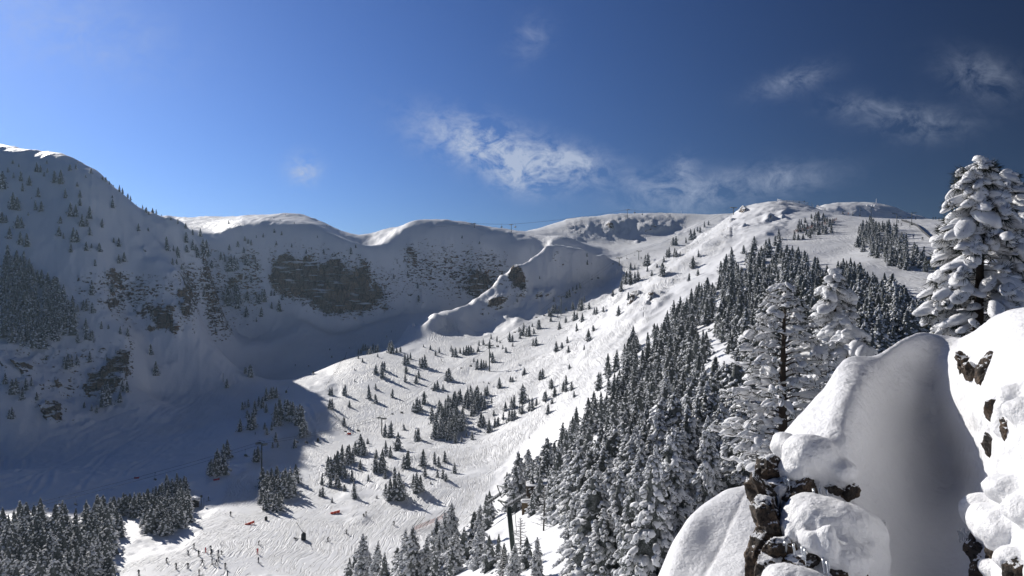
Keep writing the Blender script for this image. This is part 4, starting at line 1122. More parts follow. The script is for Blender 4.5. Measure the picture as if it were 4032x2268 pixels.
def _fitxy(P, reg=3e-4):
    u, w, v = P[:, 0] / 400.0, P[:, 1] / 400.0, np.log(P[:, 2])
    n = len(P)
    A = np.zeros((n + 3, n + 3))
    A[:n, :n] = tps((u[:, None] - u[None]) ** 2 + (w[:, None] - w[None]) ** 2) + np.eye(n) * reg * 40
    A[:n, n:] = np.stack([np.ones(n), u, w], 1); A[n:, :n] = A[:n, n:].T
    c = np.linalg.solve(A, np.concatenate([v, np.zeros(3)]))
    def ev(px, py):
        uu, ww = np.ravel(px) / 400.0, np.ravel(py) / 400.0
        k = tps((uu[:, None] - u[None]) ** 2 + (ww[:, None] - w[None]) ** 2)
        return np.exp(k @ c[:n] + c[n] + c[n + 1] * uu + c[n + 2] * ww).reshape(np.shape(px))
    return ev
fg_depth = _fitxy(_P)
fcols = np.concatenate([np.arange(2900, 4300, 6.0), np.arange(4300, 5900, 14.0)])
_cy = np.interp(fcols, crest[:, 0], crest[:, 1])
_kk = np.exp(-np.linspace(-2, 2, 9) ** 2); _kk /= _kk.sum()
_cy = np.convolve(np.pad(_cy, 4, mode='edge'), _kk, 'valid')
tf = np.linspace(0, 1, 230) ** 1.7
fPX = np.broadcast_to(fcols, (len(tf), len(fcols)))
fPY = _cy[None] + (2700 - np.minimum(_cy, 2650))[None] * tf[:, None]
fY = fg_depth(fPX, fPY) - 0.26 * (np.sqrt(np.clip((fPY - _cy[None]) / 170.0, 0, 1)) - 1)
# the far side rounds over the crest and falls away
tb_ = np.linspace(1, 0, 40)[:-1]
bPY = _cy[None] + 420 * (tb_[:, None] ** 2.0)
bY = fY[0][None] + .30 * np.sqrt(np.clip((bPY - _cy[None]) / 170.0, 0, 1)) + 1.3 * tb_[:, None]
aPX = np.concatenate([np.broadcast_to(fcols, bPY.shape), fPX]); aPY = np.concatenate([bPY, fPY]); aY = np.concatenate([bY, fY])
fX, fZ = (aPX - CX) / F * aY, (CY - aPY) / F * aY
amp = fbm(fX, aY, fZ, 0.8, 3, 71) * 0.05 + fbm(fX, aY, fZ, 0.2, 3, 73) * 0.012
aY = aY - amp; fZ = fZ + amp * .5
nr, nc = fX.shape
top = np.stack([fX, aY, fZ], -1).reshape(-1, 3)
bot = top.copy(); bot[:, 2] = -5.9
ii = np.arange(nr * nc).reshape(nr, nc)
q1 = np.stack([ii[1:, :-1], ii[1:, 1:], ii[:-1, 1:], ii[:-1, :-1]], -1).reshape(-1, 4)
q2 = q1[:, ::-1] + nr * nc
ring = np.concatenate([ii[0, :-1], ii[:-1, -1], ii[-1, :0:-1], ii[:0:-1, 0]])
r2 = np.roll(ring, -1)
q3 = np.stack([ring, r2, r2 + nr * nc, ring + nr * nc], -1)
bank_v, bank_f = np.concatenate([top, bot]), [np.concatenate([q1, q2, q3])]
def fgp(px, py, off=0.0):
    """point on the snow bank seen at a pixel, moved along the depth axis"""
    return unproj(px, py, float(fg_depth(np.array([float(px)]), np.array([float(py)]))[0]) + off)

def blob(px, py, Y, rx, ry, rz, seed, sub=4, amp=0.12, fr=2.0, tilt=0.0, flat=0.0):
    rng = np.random.default_rng(seed)
    v, f = ico(sub)
    p = rnd_noise(v, amp, rng, fr)
    if flat: p[:, 2] = np.where(p[:, 2] < -flat, -flat + (p[:, 2] + flat) * .25, p[:, 2])
    p = p * np.array([rx, ry, rz])
    c, s = math.cos(tilt), math.sin(tilt)
    p = np.stack([p[:, 0] * c + p[:, 2] * s, p[:, 1], -p[:, 0] * s + p[:, 2] * c], -1)
    return p + np.array(unproj(px, py, Y)), f
PIL = [  # snow pillows that bulge over the rocks: px, py, depth offset from the bank, radii in metres, tilt
 (3205,1800,.02,.30,.26,.19,.5),(3290,1850,.0,.18,.2,.13,.3),(3140,1850,.0,.15,.2,.11,.2),(3100,1760,.05,.16,.2,.13,.6),
 (3058,1920,-.12,.085,.12,.075,.1),(3045,1958,-.14,.05,.07,.05,0),
 (3250,2060,-.05,.36,.34,.19,.05),(3370,2110,-.05,.24,.28,.2,.35),(3160,2080,-.05,.17,.22,.15,-.3),(3330,2190,-.1,.2,.2,.15,.3),(3420,2190,-.02,.16,.2,.14,.5),
 (3165,2130,-.2,.045,.07,.10,0),(3197,2140,-.22,.042,.06,.11,0),(3115,2110,-.15,.05,.07,.10,0),(3258,2150,-.25,.06,.08,.15,0.1),(3225,2135,-.2,.04,.06,.10,0),
 (3150,2300,-.1,.26,.25,.11,.15),(3060,2275,-.1,.10,.12,.09,0),
 (3865,2020,-.02,.15,.2,.16,.1),(3905,2060,-.04,.15,.2,.16,.05),(3955,2090,-.02,.16,.2,.14,.1),
 (3958,1640,-.02,.08,.12,.16,.35),(3990,1560,.0,.12,.14,.10,0),(4030,1620,.0,.12,.15,.12,0),
 (3985,1930,.0,.18,.18,.11,0),(4030,2010,.0,.13,.15,.09,0),(3930,2150,-.02,.08,.1,.05,0),(3995,2200,-.02,.13,.14,.1,0),(3900,2235,-.02,.08,.1,.06,0)]
for i, (px, py, off, rx, ry, rz, tl) in enumerate(PIL):
    c0 = fgp(px, py, off)
    v, f = blob(px, py, c0.y, rx, ry, rz, 900 + i, 4, .15, 2.2, tl)
    bank_f.append(f + len(bank_v))
    bank_v = np.concatenate([bank_v, v])
bank_raw = mesh_np('snow_bank_raw', bank_v, bank_f)
_o = bpy.data.objects.new('snow_bank_raw', bank_raw)
COL.objects.link(_o)
md = _o.modifiers.new('r', 'REMESH'); md.mode = 'VOXEL'; md.voxel_size = 0.026; md.adaptivity = 0.0
ms = _o.modifiers.new('s', 'SMOOTH'); ms.factor = 0.5; ms.iterations = 9
dg = bpy.context.evaluated_depsgraph_get()
bank_me = bpy.data.meshes.new_from_object(_o.evaluated_get(dg))
bpy.data.objects.remove(_o)
bank_me.polygons.foreach_set('use_smooth', np.ones(len(bank_me.polygons), bool))
# crusted, fluted snow around the rocks; the wind-smoothed hollow stays smooth
_bv = np.empty(len(bank_me.vertices) * 3, np.float32); bank_me.vertices.foreach_get('co', _bv); _bv = _bv.reshape(-1, 3)
_bn = np.empty(len(bank_me.vertices) * 3, np.float32); bank_me.vertices.foreach_get('normal', _bn); _bn = _bn.reshape(-1, 3)
_bx = _bv[:, 0] / np.maximum(_bv[:, 1], 1) * F + CX; _by = CY - _bv[:, 2] / np.maximum(_bv[:, 1], 1) * F
_cr = np.clip((3330 - _bx) / 120, 0, 1) * np.clip((_by - 1650) / 150, 0, 1) + np.clip((_bx - 3800) / 60, 0, 1) * np.clip((_by - 1480) / 120, 0, 1) + np.clip((3480 - _bx) / 60, 0, 1) * np.clip((_by - 1950) / 40, 0, 1)
_cr = np.clip(_cr, 0, 1)
_d = (fbm(*_bv.T, .22, 3, 301) * .030 + fbm(*_bv.T, .07, 3, 302) * .014 + fbm(_bv[:, 0], _bv[:, 1], _bv[:, 2] * .22, .055, 2, 303, ridged=True) * .014 * np.clip(1 - np.abs(_bn[:, 2]) * 1.3, 0, 1)) * _cr
_d += fbm(*_bv.T, .10, 3, 304) * .004 + fbm(_bv[:, 0] + _bv[:, 1] * .6, _bv[:, 1], _bv[:, 2] * 2.5, .16, 2, 305) * .004
_bv = _bv + _bn * _d[:, None]
bank_me.vertices.foreach_set('co', _bv.ravel()); bank_me.update()
print('BANK', len(bank_me.polygons))
# drips and fluting on the steep undersides
def fg_snow_mat():
    m, nt, b = new_mat('fresh_snow')
    geo = N(nt, 'ShaderNodeNewGeometry')
    p = geo.outputs['Position']
    b.inputs['Base Color'].default_value = (0.87, 0.872, 0.885, 1)
    b.inputs['Roughness'].default_value = 0.45
    b.inputs['Specular IOR Level'].default_value = 0.35
    b.inputs['Subsurface Weight'].default_value = 0.0
    fine = noise(nt, p, 90.0, 3, 0.75)
    mid = noise(nt, p, 14.0, 5, 0.62)
    big_ = noise(nt, p, 3.0, 4, 0.55)
    h = math_n(nt, 'ADD', math_n(nt, 'MULTIPLY', fine, 0.006), math_n(nt, 'ADD', math_n(nt, 'MULTIPLY', mid, 0.03), math_n(nt, 'MULTIPLY', big_, 0.07)))
    nt.links.new(bump(nt, h, 1.0, 0.9), b.inputs['Normal'])
    return m
M_FSNOW = fg_snow_mat()
snow_bank = link('snow_bank', bank_me, M_FSNOW)
tag(snow_bank, 'large smooth snow bank over a rock outcrop at the lower right', 'snow bank', kind='structure')

# white slope between the near trees and the outcrop
SL = [(2560,2330,14.6),(2590,2268,15.0),(2640,2150,15.6),(2700,2052,16.3),(2760,1992,16.9),(2850,1932,17.6),(2950,1897,18.2),(3010,1872,18.6),(3100,1838,19.2),(3220,1790,20)]
SC_ = list(SL)
for x, y, Y in SL: SC_ += [(x, y + 160, Y + 1.6), (x, y + 420, Y + 3.5), (x, y + 10, Y - .5)]
SC_ += [(2800,2110,15.3),(2950,2060,15.5),(3100,2000,16),(2700,2268,14),(2850,2268,13.6),(3000,2268,13.4),(3150,2268,13.4),(2650,2450,12.4),(2950,2450,11.8),(3200,2450,11.8),(2400,2800,13),(2400,2700,16),(2950,2900,9.5),(2600,2900,10.5),(3250,2900,9.5)]
_es = fit(SC_, 2e-5)
scols, srows = np.arange(2380, 3260, 8.0), np.linspace(math.log(9.5), math.log(22), 150)
sPX, sLW = np.meshgrid(scols, srows)
sY = np.exp(sLW); sZ = _es(sPX, sLW) * sY; sX = (sPX - CX) / F * sY
sZ = sZ + fbm(sX, sY, sZ * 0, 1.5, 3, 81) * 0.05
# shallow runnels left by snow balls rolling down
for k, (xa, ya, xb, yb) in enumerate(((3.0, 12.8, 5.4, 17.0), (3.6, 12.4, 5.8, 16.2), (4.3, 12.6, 5.9, 15.2))):
    t = np.clip(((sX - xa) * (xb - xa) + (sY - ya) * (yb - ya)) / ((xb - xa) ** 2 + (yb - ya) ** 2), 0, 1)
    d = np.hypot(sX - xa - t * (xb - xa), sY - ya - t * (yb - ya)) + .03 * fbm(sX, sY, sZ * 0, .3, 2, 88 + k)
    wdt = (.05, .05, .16)[k]
    sZ = sZ - (.03, .03, .06)[k] * np.exp(-(d / wdt) ** 2) * (1 + (.0, .0, 1.2)[k] * fbm(sX, sY, sZ * 0, .12, 2, 95))
n1, n2 = sX.shape
ii = np.arange(n1 * n2).reshape(n1, n2)
sq = np.stack([ii[:-1, :-1], ii[:-1, 1:], ii[1:, 1:], ii[1:, :-1]], -1).reshape(-1, 4)
snow_slope = link('snow_slope', mesh_np('snow_slope', np.stack([sX, sY, sZ], -1).reshape(-1, 3), sq, smooth=True), M_FSNOW)
tag(snow_slope, 'bright untouched snow slope left of the rock outcrop with faint rolling marks', 'snow slope', kind='structure')

# snow ground under and behind the viewpoint
gx, gy = np.meshgrid(np.linspace(-160, 160, 60), np.linspace(-160, 3.4, 40))
gz = -1.9 - 0.02 * np.abs(gx) + fbm(gx, gy, gx * 0, 12.0, 3, 91) * 0.5 - np.clip(gy + 2, 0, 9) * 0.55
ii = np.arange(gx.size).reshape(gx.shape)
gq = np.stack([ii[:-1, :-1], ii[:-1, 1:], ii[1:, 1:], ii[1:, :-1]], -1).reshape(-1, 4)
g_o = link('snow_ground', mesh_np('snow_ground', np.stack([gx, gy, gz], -1).reshape(-1, 3), gq, smooth=True), M_FSNOW)
tag(g_o, 'snowy ground of the viewpoint', 'ground', kind='structure')

# ------------------------------------------------------------------ rocks in the outcrop
def fg_rock_mat():
    m, nt, b = new_mat('outcrop_rock')
    tex = N(nt, 'ShaderNodeTexCoord'); geo = N(nt, 'ShaderNodeNewGeometry')
    p = geo.outputs['Position']
    n1 = noise(nt, p, 7.0, 7, 0.68); n2 = noise(nt, p, 30.0, 6, 0.7); n3 = noise(nt, p, 2.6, 3)
    c = mixc(nt, ramp(nt, n1, 0.36, 0.66), (0.02, 0.015, 0.012), (0.13, 0.088, 0.058))
    c = mixc(nt, ramp(nt, n3, 0.5, 0.7), c, (0.085, 0.08, 0.075))
    c = mixc(nt, ramp(nt, n2, 0.42, 0.5), (0.022, 0.017, 0.014), c)
    sep = N(nt, 'ShaderNodeSeparateXYZ'); nt.links.new(geo.outputs['Normal'], sep.inputs[0])
    sn = ramp(nt, math_n(nt, 'ADD', sep.outputs[2], math_n(nt, 'MULTIPLY', math_n(nt, 'SUBTRACT', n2, .5), 1.6)), 0.62, 0.74)
    nt.links.new(mixc(nt, sn, c, (0.84, 0.85, 0.87)), b.inputs['Base Color'])
    b.inputs['Roughness'].default_value = 0.85
    h = math_n(nt, 'ADD', math_n(nt, 'MULTIPLY', n1, .05), math_n(nt, 'MULTIPLY', n2, .018))
    nt.links.new(bump(nt, h, 1.0), b.inputs['Normal'])
    return m
M_FROCK = fg_rock_mat()
def rock_mesh(seed, rx, ry, rz, sub=5):
    """angular block: planes cut off a lump, then a broken rough surface"""
    v, f = ico(sub)
    rng = np.random.default_rng(seed)
    p = v * (1 + .25 * fbm(v[:, 0], v[:, 1], v[:, 2], 1.2, 2, seed))[:, None]
    for _ in range(20):
        nrm = rng.normal(0, 1, 3) * (1.2, 1.2, .7); nrm /= np.linalg.norm(nrm)
        dd = p @ nrm; lim = rng.uniform(.42, .86)
        p = p - np.where(dd > lim, (dd - lim), 0)[:, None] * nrm
    q = p * np.array([rx, ry, rz])
    d = fbm(q[:, 0], q[:, 1], q[:, 2] * .6, .09, 4, seed + 3, ridged=True) * .030 + fbm(q[:, 0], q[:, 1], q[:, 2], .025, 3, seed + 5) * .012
    # stepped cracks
    st = np.floor(fbm(q[:, 0], q[:, 1], q[:, 2] * .5, .12, 2, seed + 9) * 5) / 5 * .022
    n_ = p / (np.linalg.norm(p, axis=1, keepdims=True) + 1e-9)
    q = q + n_ * (d + st)[:, None]
    a = rng.uniform(-.5, .5)
    c, s = math.cos(a), math.sin(a)
    q = np.stack([q[:, 0] * c + q[:, 2] * s, q[:, 1], -q[:, 0] * s + q[:, 2] * c], -1)
    return q, f
RK = [ (3042,2090,6.4,.058,.2,.15,'long dark fractured rock face forming the left edge of the outcrop'),
 (3040,1935,6.4,.055,.2,.09,'upper dark rock face of the left outcrop edge behind the small snow cap'), # px, py, depth, radii, label
 (3050,1880,6.75,.10,.16,.12,'dark rock tip poking out at the top left of the outcrop'),
 (3035,1985,6.50,.105,.2,.17,'dark rock block in the left edge of the outcrop beneath the small snow cap'),
 (3030,2080,6.38,.10,.2,.15,'dark rock block midway down the left edge of the outcrop'),
 (3015,2165,6.25,.09,.2,.17,'dark rock block low on the left edge of the outcrop'),
 (3030,2265,6.1,.085,.2,.16,'lowest dark rock block at the left edge of the outcrop'),
 (3150,1925,6.55,.125,.16,.09,'dark rock under the upper snow overhang beside the icicles'),
 (3275,1925,6.5,.075,.1,.055,'small dark rock under the right end of the upper snow overhang'),
 (3335,1935,6.47,.055,.08,.045,'small dark rock tuft right of the upper snow overhang'),
 (3075,2165,6.0,.10,.14,.05,'dark rock ledge under the fingers of the lower snow pillow'),
 (3175,2205,5.78,.12,.14,.075,'dark brown rock below the dripping fingers of the lower pillow'),
 (3365,2245,5.62,.09,.12,.085,'brown rock at the bottom edge below the frosted lower pillow'),
 (3300,2262,5.58,.06,.1,.04,'low dark rock at the bottom edge right of the bottom snow mound'),
 (3792,1432,7.28,.040,.1,.075,'brown split rock showing through the snow of the upper right bank, left piece'),
 (3830,1462,7.12,.070,.1,.055,'brown split rock showing through the snow of the upper right bank, middle piece'),
 (3876,1452,6.95,.038,.1,.085,'brown split rock showing through the snow of the upper right bank, right piece'),
 (3912,1620,6.02,.03,.06,.065,'small brown rock beside the snow lump on the right wall'),
 (3903,1775,5.95,.032,.06,.10,'long upright brown rock sliver on the sunlit right wall'),
 (3965,1690,5.5,.022,.05,.06,'thin dark rock crack right of the snow lump on the right wall'),
 (3908,2040,5.5,.03,.06,.07,'narrow dark rock slit between the fluted snow pillows at lower right'),
 (3860,2165,5.55,.10,.12,.08,'dark recessed rock behind the icicle fringe at lower right'),
 (3925,2175,5.1,.085,.1,.085,'brown rock boulder capped by snow in the bottom right corner'),
 (3868,2250,5.25,.06,.08,.06,'dark rock at the bottom edge left of the corner boulder'),
 (4010,2245,4.85,.075,.08,.06,'dark brown rock in the very bottom right corner'),
 (3462,2085,6.05,.022,.05,.05,'small dark rock on the right flank of the lower pillow'),
]
for i, (px, py, Y, rx, ry, rz, lab) in enumerate(RK):
    off = -.10 if px < 3100 else (.02 if rx > .07 else -.01)
    c0 = fgp(px, py, off)
    p, f = rock_mesh(500 + i * 13, rx * 1.7, ry * 1.1, rz * 1.85)
    o = link('rock', mesh_np('rock', p, f, smooth=False), M_FROCK, loc=c0)
    tag(o, lab, 'rock', 'rocks of the foreground outcrop')

# icicles hang from the snow of the bank: parts of it
def ice_mat():
    m, nt, b = new_mat('icicle_ice')
    b.inputs['Base Color'].default_value = (0.82, 0.86, 0.9, 1)
    b.inputs['Roughness'].default_value = 0.15
    b.inputs['Transmission Weight'].default_value = 0.55
    b.inputs['IOR'].default_value = 1.31
    return m
M_ICE = ice_mat()
rI = random.Random(9)
ICI = [(3086,1890,6.3,50),(3092,1895,6.3,62),(3100,1893,6.3,40),(3108,1900,6.3,55),(3055,1965,6.25,95),(3064,1968,6.25,70),(3070,1962,6.25,40),(3206,1940,6.28,45),(3232,1935,6.28,55),(3258,1945,6.28,35),
       (3128,2160,5.68,60),(3162,2170,5.62,45),(3172,2178,5.62,65),(3245,2215,5.5,70),(3262,2230,5.5,60),(3290,2200,5.5,40),(3318,2210,5.5,45),(3350,2215,5.5,35),(3095,2150,5.7,45)]
ICI += [(3780 + 9 * k, 2105 + rI.uniform(-10, 15), 5.36 - .002 * k, rI.uniform(25, 75)) for k in range(14)]
for k, (px, py, Y, L) in enumerate(ICI):
    mb = MB()
    l = L / F * Y
    r = rI.uniform(.006, .010)
    pts = [(rI.uniform(-.002, .002) * j, 0, -l * j / 5) for j in range(6)]
    pts[0] = (0, 0.02, .03)
    mb.tube(pts, [r * 1.5, r * 1.1, r * rI.uniform(.75, 1), r * .7, r * .4, r * .1], 7)
    o = mb.build('icicle', M_ICE, snow_bank, True)
    o.location = fgp(px, py, -.16 if px < 3600 else -.12)
# ------------------------------------------------------------------ foreground pines with heavy snow pillows
M_BRANCH = simple_mat('pine_branch', (0.05, 0.036, 0.027), 0.9, 0.5, 20.0, bumpd=0.01)
M_TUFT = simple_mat('needle_tufts', (0.022, 0.03, 0.02), 0.7, 0.6, 12.0)
def pillow(mb, c, r, rng, hgt=.78, out=None):
    v, f = ico(3)
    p = rnd_noise(rnd_noise(v, .2, rng, 2.3), .08, rng, 6.0)
    p[:, 2] = np.where(p[:, 2] < -.25, -.25 + (p[:, 2] + .25) * .5, p[:, 2])
    a = rng.uniform(0, 6.28) if out is None else math.atan2(out[1], out[0]) + rng.normal(0, .3)
    s = np.array([r * rng.uniform(1.1, 1.9), r * rng.uniform(.7, 1.0), r * hgt * rng.uniform(.6, 1.0)])
    p = p * s
    p = np.stack([p[:, 0] * math.cos(a) - p[:, 1] * math.sin(a), p[:, 0] * math.sin(a) + p[:, 1] * math.cos(a), p[:, 2]], -1)
    if out is not None:                       # heavy outer edge sags
        o = np.array([out[0], out[1], 0.0]); o /= np.linalg.norm(o) + 1e-9
        x = p @ o
        dr = rng.uniform(.15, .75)
        c1_, s1_ = math.cos(dr), math.sin(dr)
        x2, z2 = x * c1_ + p[:, 2] * s1_, -x * s1_ + p[:, 2] * c1_
        p = p + np.outer(x2 - x, o); p[:, 2] = z2
    mb.add(p + np.array(c), f)
def tuft(mb, c, d, L, n, rng, wdt=.011):
    tv, tf = [], []
    for k in range(n):
        u = np.array(d) + rng.normal(0, .62, 3); u /= np.linalg.norm(u)
        sd = np.cross(u, rng.normal(0, 1, 3)); sd /= np.linalg.norm(sd) + 1e-9
        o = np.array(c) + u * L * .15
        l = L * rng.uniform(.7, 1.15)
        tv += [o - sd * wdt, o + sd * wdt, o + u * l]
        tf.append((3 * k, 3 * k + 1, 3 * k + 2))
    mb.add(np.array(tv), tf)
def big_pine(label, base, H, R, seed, z0=.05, nl=34, lean=(0, 0), pr=.13, bare=0.0, prof=.75, twig=4, rise=.25, nt=14, branch_r=1.0):
    rng = np.random.default_rng(seed)
    root = empty('snow_laden_pine', base)
    tag(root, label, 'tree', 'snow laden pines beside the snow bank')
    mb = MB()
    tp = [(lean[0] * t * t * H + .02 * math.sin(5 * t + seed), lean[1] * t * t * H + .02 * math.cos(4 * t), H * t) for t in np.linspace(-.15, 1, 12)]
    mb.tube(tp, [.030 * H * (1 - .9 * max(0, t)) for t in np.linspace(-.15, 1, 12)], 9)
    mb.build('trunk', M_BRANCH, root, True)
    def axis(t): return np.array([lean[0] * t * t * H, lean[1] * t * t * H, H * t])
    ga = rng.uniform(0, 6.28)
    for i in range(nl):
        t = z0 + (1 - z0) * (i + rng.uniform(0, .6)) / nl
        t = min(t, .99)
        L = R * (1 - t) ** prof * rng.uniform(.7, 1.15) + .10
        ga += 2.4 + rng.normal(0, .35)
        dv = np.array([math.cos(ga), math.sin(ga), 0])
        o = axis(t)
        pts = []
        for k in range(6):
            s = k / 5
            pts.append(o + dv * L * s + np.array([0, 0, L * (rise * s - .75 * s * s + .35 * s ** 3)]) + rng.normal(0, .012, 3) * s * 2)
        wood, ned, snow = MB(), MB(), MB()
        br = (.006 + .009 * L) * branch_r
        wood.tube(pts, [br * (1 - .75 * k / 5) for k in range(6)], 5)
        # snow lying along the limb
        if L > .35:
            sp = [p + np.array([0, 0, br * 1.2 + .006]) for p in pts[1:]]
            snow.tube(sp, [br * 1.0, br * 2.4, br * 2.9, br * 3.2, br * 1.2], 6)
        ends = [(pts[-1], dv, 1.0)]
        nt_ = max(1, int(round(twig * (.4 + L / R))))
        for q in range(nt_):
            s = rng.uniform(.28, .95)
            b = pts[int(s * 5)] * (1 - (s * 5) % 1) + pts[min(5, int(s * 5) + 1)] * ((s * 5) % 1)
            aa = ga + rng.choice([-1, 1]) * rng.uniform(.4, 1.1)
            d2 = np.array([math.cos(aa), math.sin(aa), rng.uniform(-.25, .35)])
            l2 = L * (1 - s * .6) * rng.uniform(.25, .5) + .06
            m = b + d2 * l2 * .5 + np.array([0, 0, -.02])
            e = b + d2 * l2 + np.array([0, 0, rng.uniform(-.02, .06)])
            wood.tube([b, m, e], [br * .6, br * .45, br * .3], 4)
            if l2 > .2: snow.tube([b + (0, 0, .01), m + (0, 0, br + .008), e + (0, 0, .01)], [br * .7, br * 1.3, br * .9], 5)
            ends.append((e, d2, .85))
        for e, d2, sc in ends:
            tuft(ned, e, np.array([d2[0], d2[1], -.15]), .19, nt, rng)
            if rng.random() > bare:
                r = pr * sc * rng.choice([.55, .75, 1.0, 1.0, 1.35]) * rng.uniform(.8, 1.2) * (1.0 if t < .9 else .8)
                pillow(snow, e - d2 * r * .35 + np.array([0, 0, r * .3]), r, rng, out=d2)
                tuft(ned, e + np.array([0, 0, r * .1]) - d2 * r * .4, np.array([d2[0], d2[1], -.5]), .14 + r * .7, nt, rng)
            else:
                pillow(snow, e + np.array([0, 0, .02]), .035 + .02 * rng.random(), rng, .6)
        b_o = wood.build('branch', M_BRANCH, root, True)
        ned.build('needle_tuft', M_TUFT, b_o)['kind'] = 'stuff'
        if snow.v: snow.build('snow_clump', M_PSNOW, b_o, True)['kind'] = 'stuff'
    # leader: stacked pillows on the tip
    top = MB()
    for k in range(4):
        pillow(top, axis(1.0) + np.array([rng.normal(0, .02), rng.normal(0, .02), -.30 + .13 * k]), pr * (1.05 - .14 * k), rng, .95)
    top.build('snow_clump', M_PSNOW, root, True)['kind'] = 'stuff'
    return root
big_pine('tallest heavily snow laden pine with big rounded pillows above the right snow bank', unproj(3855, 1420, 15.0), 4.0, 1.0, 11, z0=.06, nl=76, pr=.155, twig=6, prof=.55, rise=.12, nt=13)
big_pine('snow laden pine with forked top close behind the tallest one at the right edge', unproj(3955, 1420, 17.5), 4.35, 1.15, 12, z0=.08, nl=58, pr=.16, twig=5, prof=.55, rise=.12, nt=13)
big_pine('snow laden pine cut off by the right edge of the picture', unproj(4090, 1420, 18.0), 4.3, 1.3, 13, z0=.1, nl=54, pr=.16, twig=5, prof=.6, rise=.12, nt=13)
big_pine('thin snowy pine with bare dark branches and straight trunk left of the snow bank', unproj(3082, 1900, 19.0), 5.0, 1.6, 14, z0=.02, nl=84, lean=(.012, 0), pr=.10, bare=.42, twig=8, prof=.55, nt=4, branch_r=1.5, rise=.6)
big_pine('snow laden pine with a white rounded top right behind the thin bare one', unproj(3290, 1700, 23.0), 4.9, 1.2, 15, z0=.12, nl=64, lean=(-.01, 0), pr=.18, twig=5, prof=.6, rise=.12)
big_pine('low snow laden pine with drooping pillows behind the crest of the left snow shoulder', unproj(3330, 1640, 21.0), 2.3, 1.3, 16, z0=.2, nl=30, pr=.19, twig=5, prof=.4, rise=.1)
# ------------------------------------------------------------------ lifts
M_PYLON = simple_mat('dark_green_steel', (0.02, 0.032, 0.03), 0.55, 0.3, 2.0, metallic=0.3)
M_STEEL = simple_mat('grey_steel', (0.10, 0.105, 0.11), 0.5, 0.3, 3.0, metallic=0.4)
M_CABLE = simple_mat('cable_steel', (0.05, 0.05, 0.055), 0.6)
M_BLACK = simple_mat('black_plastic', (0.016, 0.017, 0.02), 0.6)
M_WOOD = simple_mat('dark_timber', (0.05, 0.035, 0.025), 0.85, 0.5, 4.0, bumpd=.02)
M_STONE = simple_mat('ochre_stone', (0.17, 0.125, 0.075), 0.9, 0.5, 2.5, bumpd=.06)
M_ORANGE = simple_mat('orange_padding', (0.85, 0.10, 0.03), 0.6, 0.15, 2.0)
M_REDDARK = simple_mat('red_fabric', (0.55, 0.04, 0.05), 0.7, 0.2, 2.0)
M_NETW = simple_mat('white_net', (0.75, 0.75, 0.78), 0.8)
M_NETP = simple_mat('pink_net', (0.55, 0.30, 0.27), 0.8, 0.2)
M_WHITE = simple_mat('rimed_white_steel', (0.78, 0.79, 0.82), 0.6, 0.08)
M_CABIN = simple_mat('grey_cabin', (0.35, 0.37, 0.40), 0.35, 0.1)
M_GLASS = simple_mat('dark_window', (0.03, 0.035, 0.045), 0.12)
M_DSNOW = clean_snow_mat('roof_snow', 2.0)

def pylon(px, py, hp, label, dirv, group, arm=2.3, ymin=200, name='lift_pylon', platform=True, Y=None, lean=0.0):
    p = hit(px, py, ymin) if Y is None else unproj(px, py, Y)
    h = hp / F * p.y
    d = Vector((dirv[0], dirv[1], 0)).normalized()
    yaw = math.atan2(d.y, d.x)                  # local x along the line, local y across it
    root = empty(name, (p.x, p.y, p.z - .3), yaw)
    tag(root, label, 'lift pylon', group)
    r = .045 * h ** .5 + .16
    def L(mb, nm, mat): return mb.build(nm, mat, root)
    m = MB(); m.tube([(0, 0, -.6), (lean * h, 0, h)], [r, r * .8], 10); L(m, 'pole', M_PYLON)
    m = MB(); m.box((lean * h, 0, h), (.4, arm * 2 + .5, .34)); L(m, 'crossarm', M_PYLON)
    for s in (-1, 1):
        m = MB(); m.tube([(lean * h, 0, h - 1.0), (lean * h, s * arm * .7, h - .1)], .08, 5); L(m, 'brace', M_PYLON)
        m = MB(); m.box((lean * h, s * arm, h - .15), (3.0, .22, .3))
        for k in range(6): m.tube([(lean * h - 1.35 + k * .54, s * arm - .14, h + .12), (lean * h - 1.35 + k * .54, s * arm + .14, h + .12)], .2, 8)
        L(m, 'sheave_bank', M_STEEL)
        if platform:
            m = MB(); m.box((lean * h, s * arm, h - .55), (2.8, .9, .06))
            for q in (-1.35, 0, 1.35): m.tube([(lean * h + q, s * (arm + .45), h - .55), (lean * h + q, s * (arm + .45), h + .35)], .035, 4)
            m.tube([(lean * h - 1.35, s * (arm + .45), h + .35), (lean * h + 1.35, s * (arm + .45), h + .35)], .035, 4)
            L(m, 'platform', M_STEEL)
    if platform:
        m = MB()
        for s in (-1, 1): m.tube([(lean * h, s * arm * .8, h + .15), (lean * h, s * arm * .8, h + 1.3)], .06, 5)
        m.tube([(lean * h, -arm * .95, h + 1.3), (lean * h, arm * .95, h + 1.3)], .07, 5)
        L(m, 'lifting_frame', M_PYLON)
    m = MB()
    for s in (-.2, .2): m.tube([(r + .08, s, 0), (lean * h + r + .05, s, h - .4)], .03, 4)
    for k in range(int(h / .6)):
        z = .4 + k * .6; m.tube([(lean * z + r + .08, -.2, z), (lean * z + r + .08, .2, z)], .025, 4)
    L(m, 'ladder', M_STEEL)
    acr = Vector((-d.y, d.x, 0))
    top = Vector((p.x, p.y, p.z - .3 + h + .35)) + d * (lean * h)
    return dict(root=root, top=top, acr=acr, arm=arm)
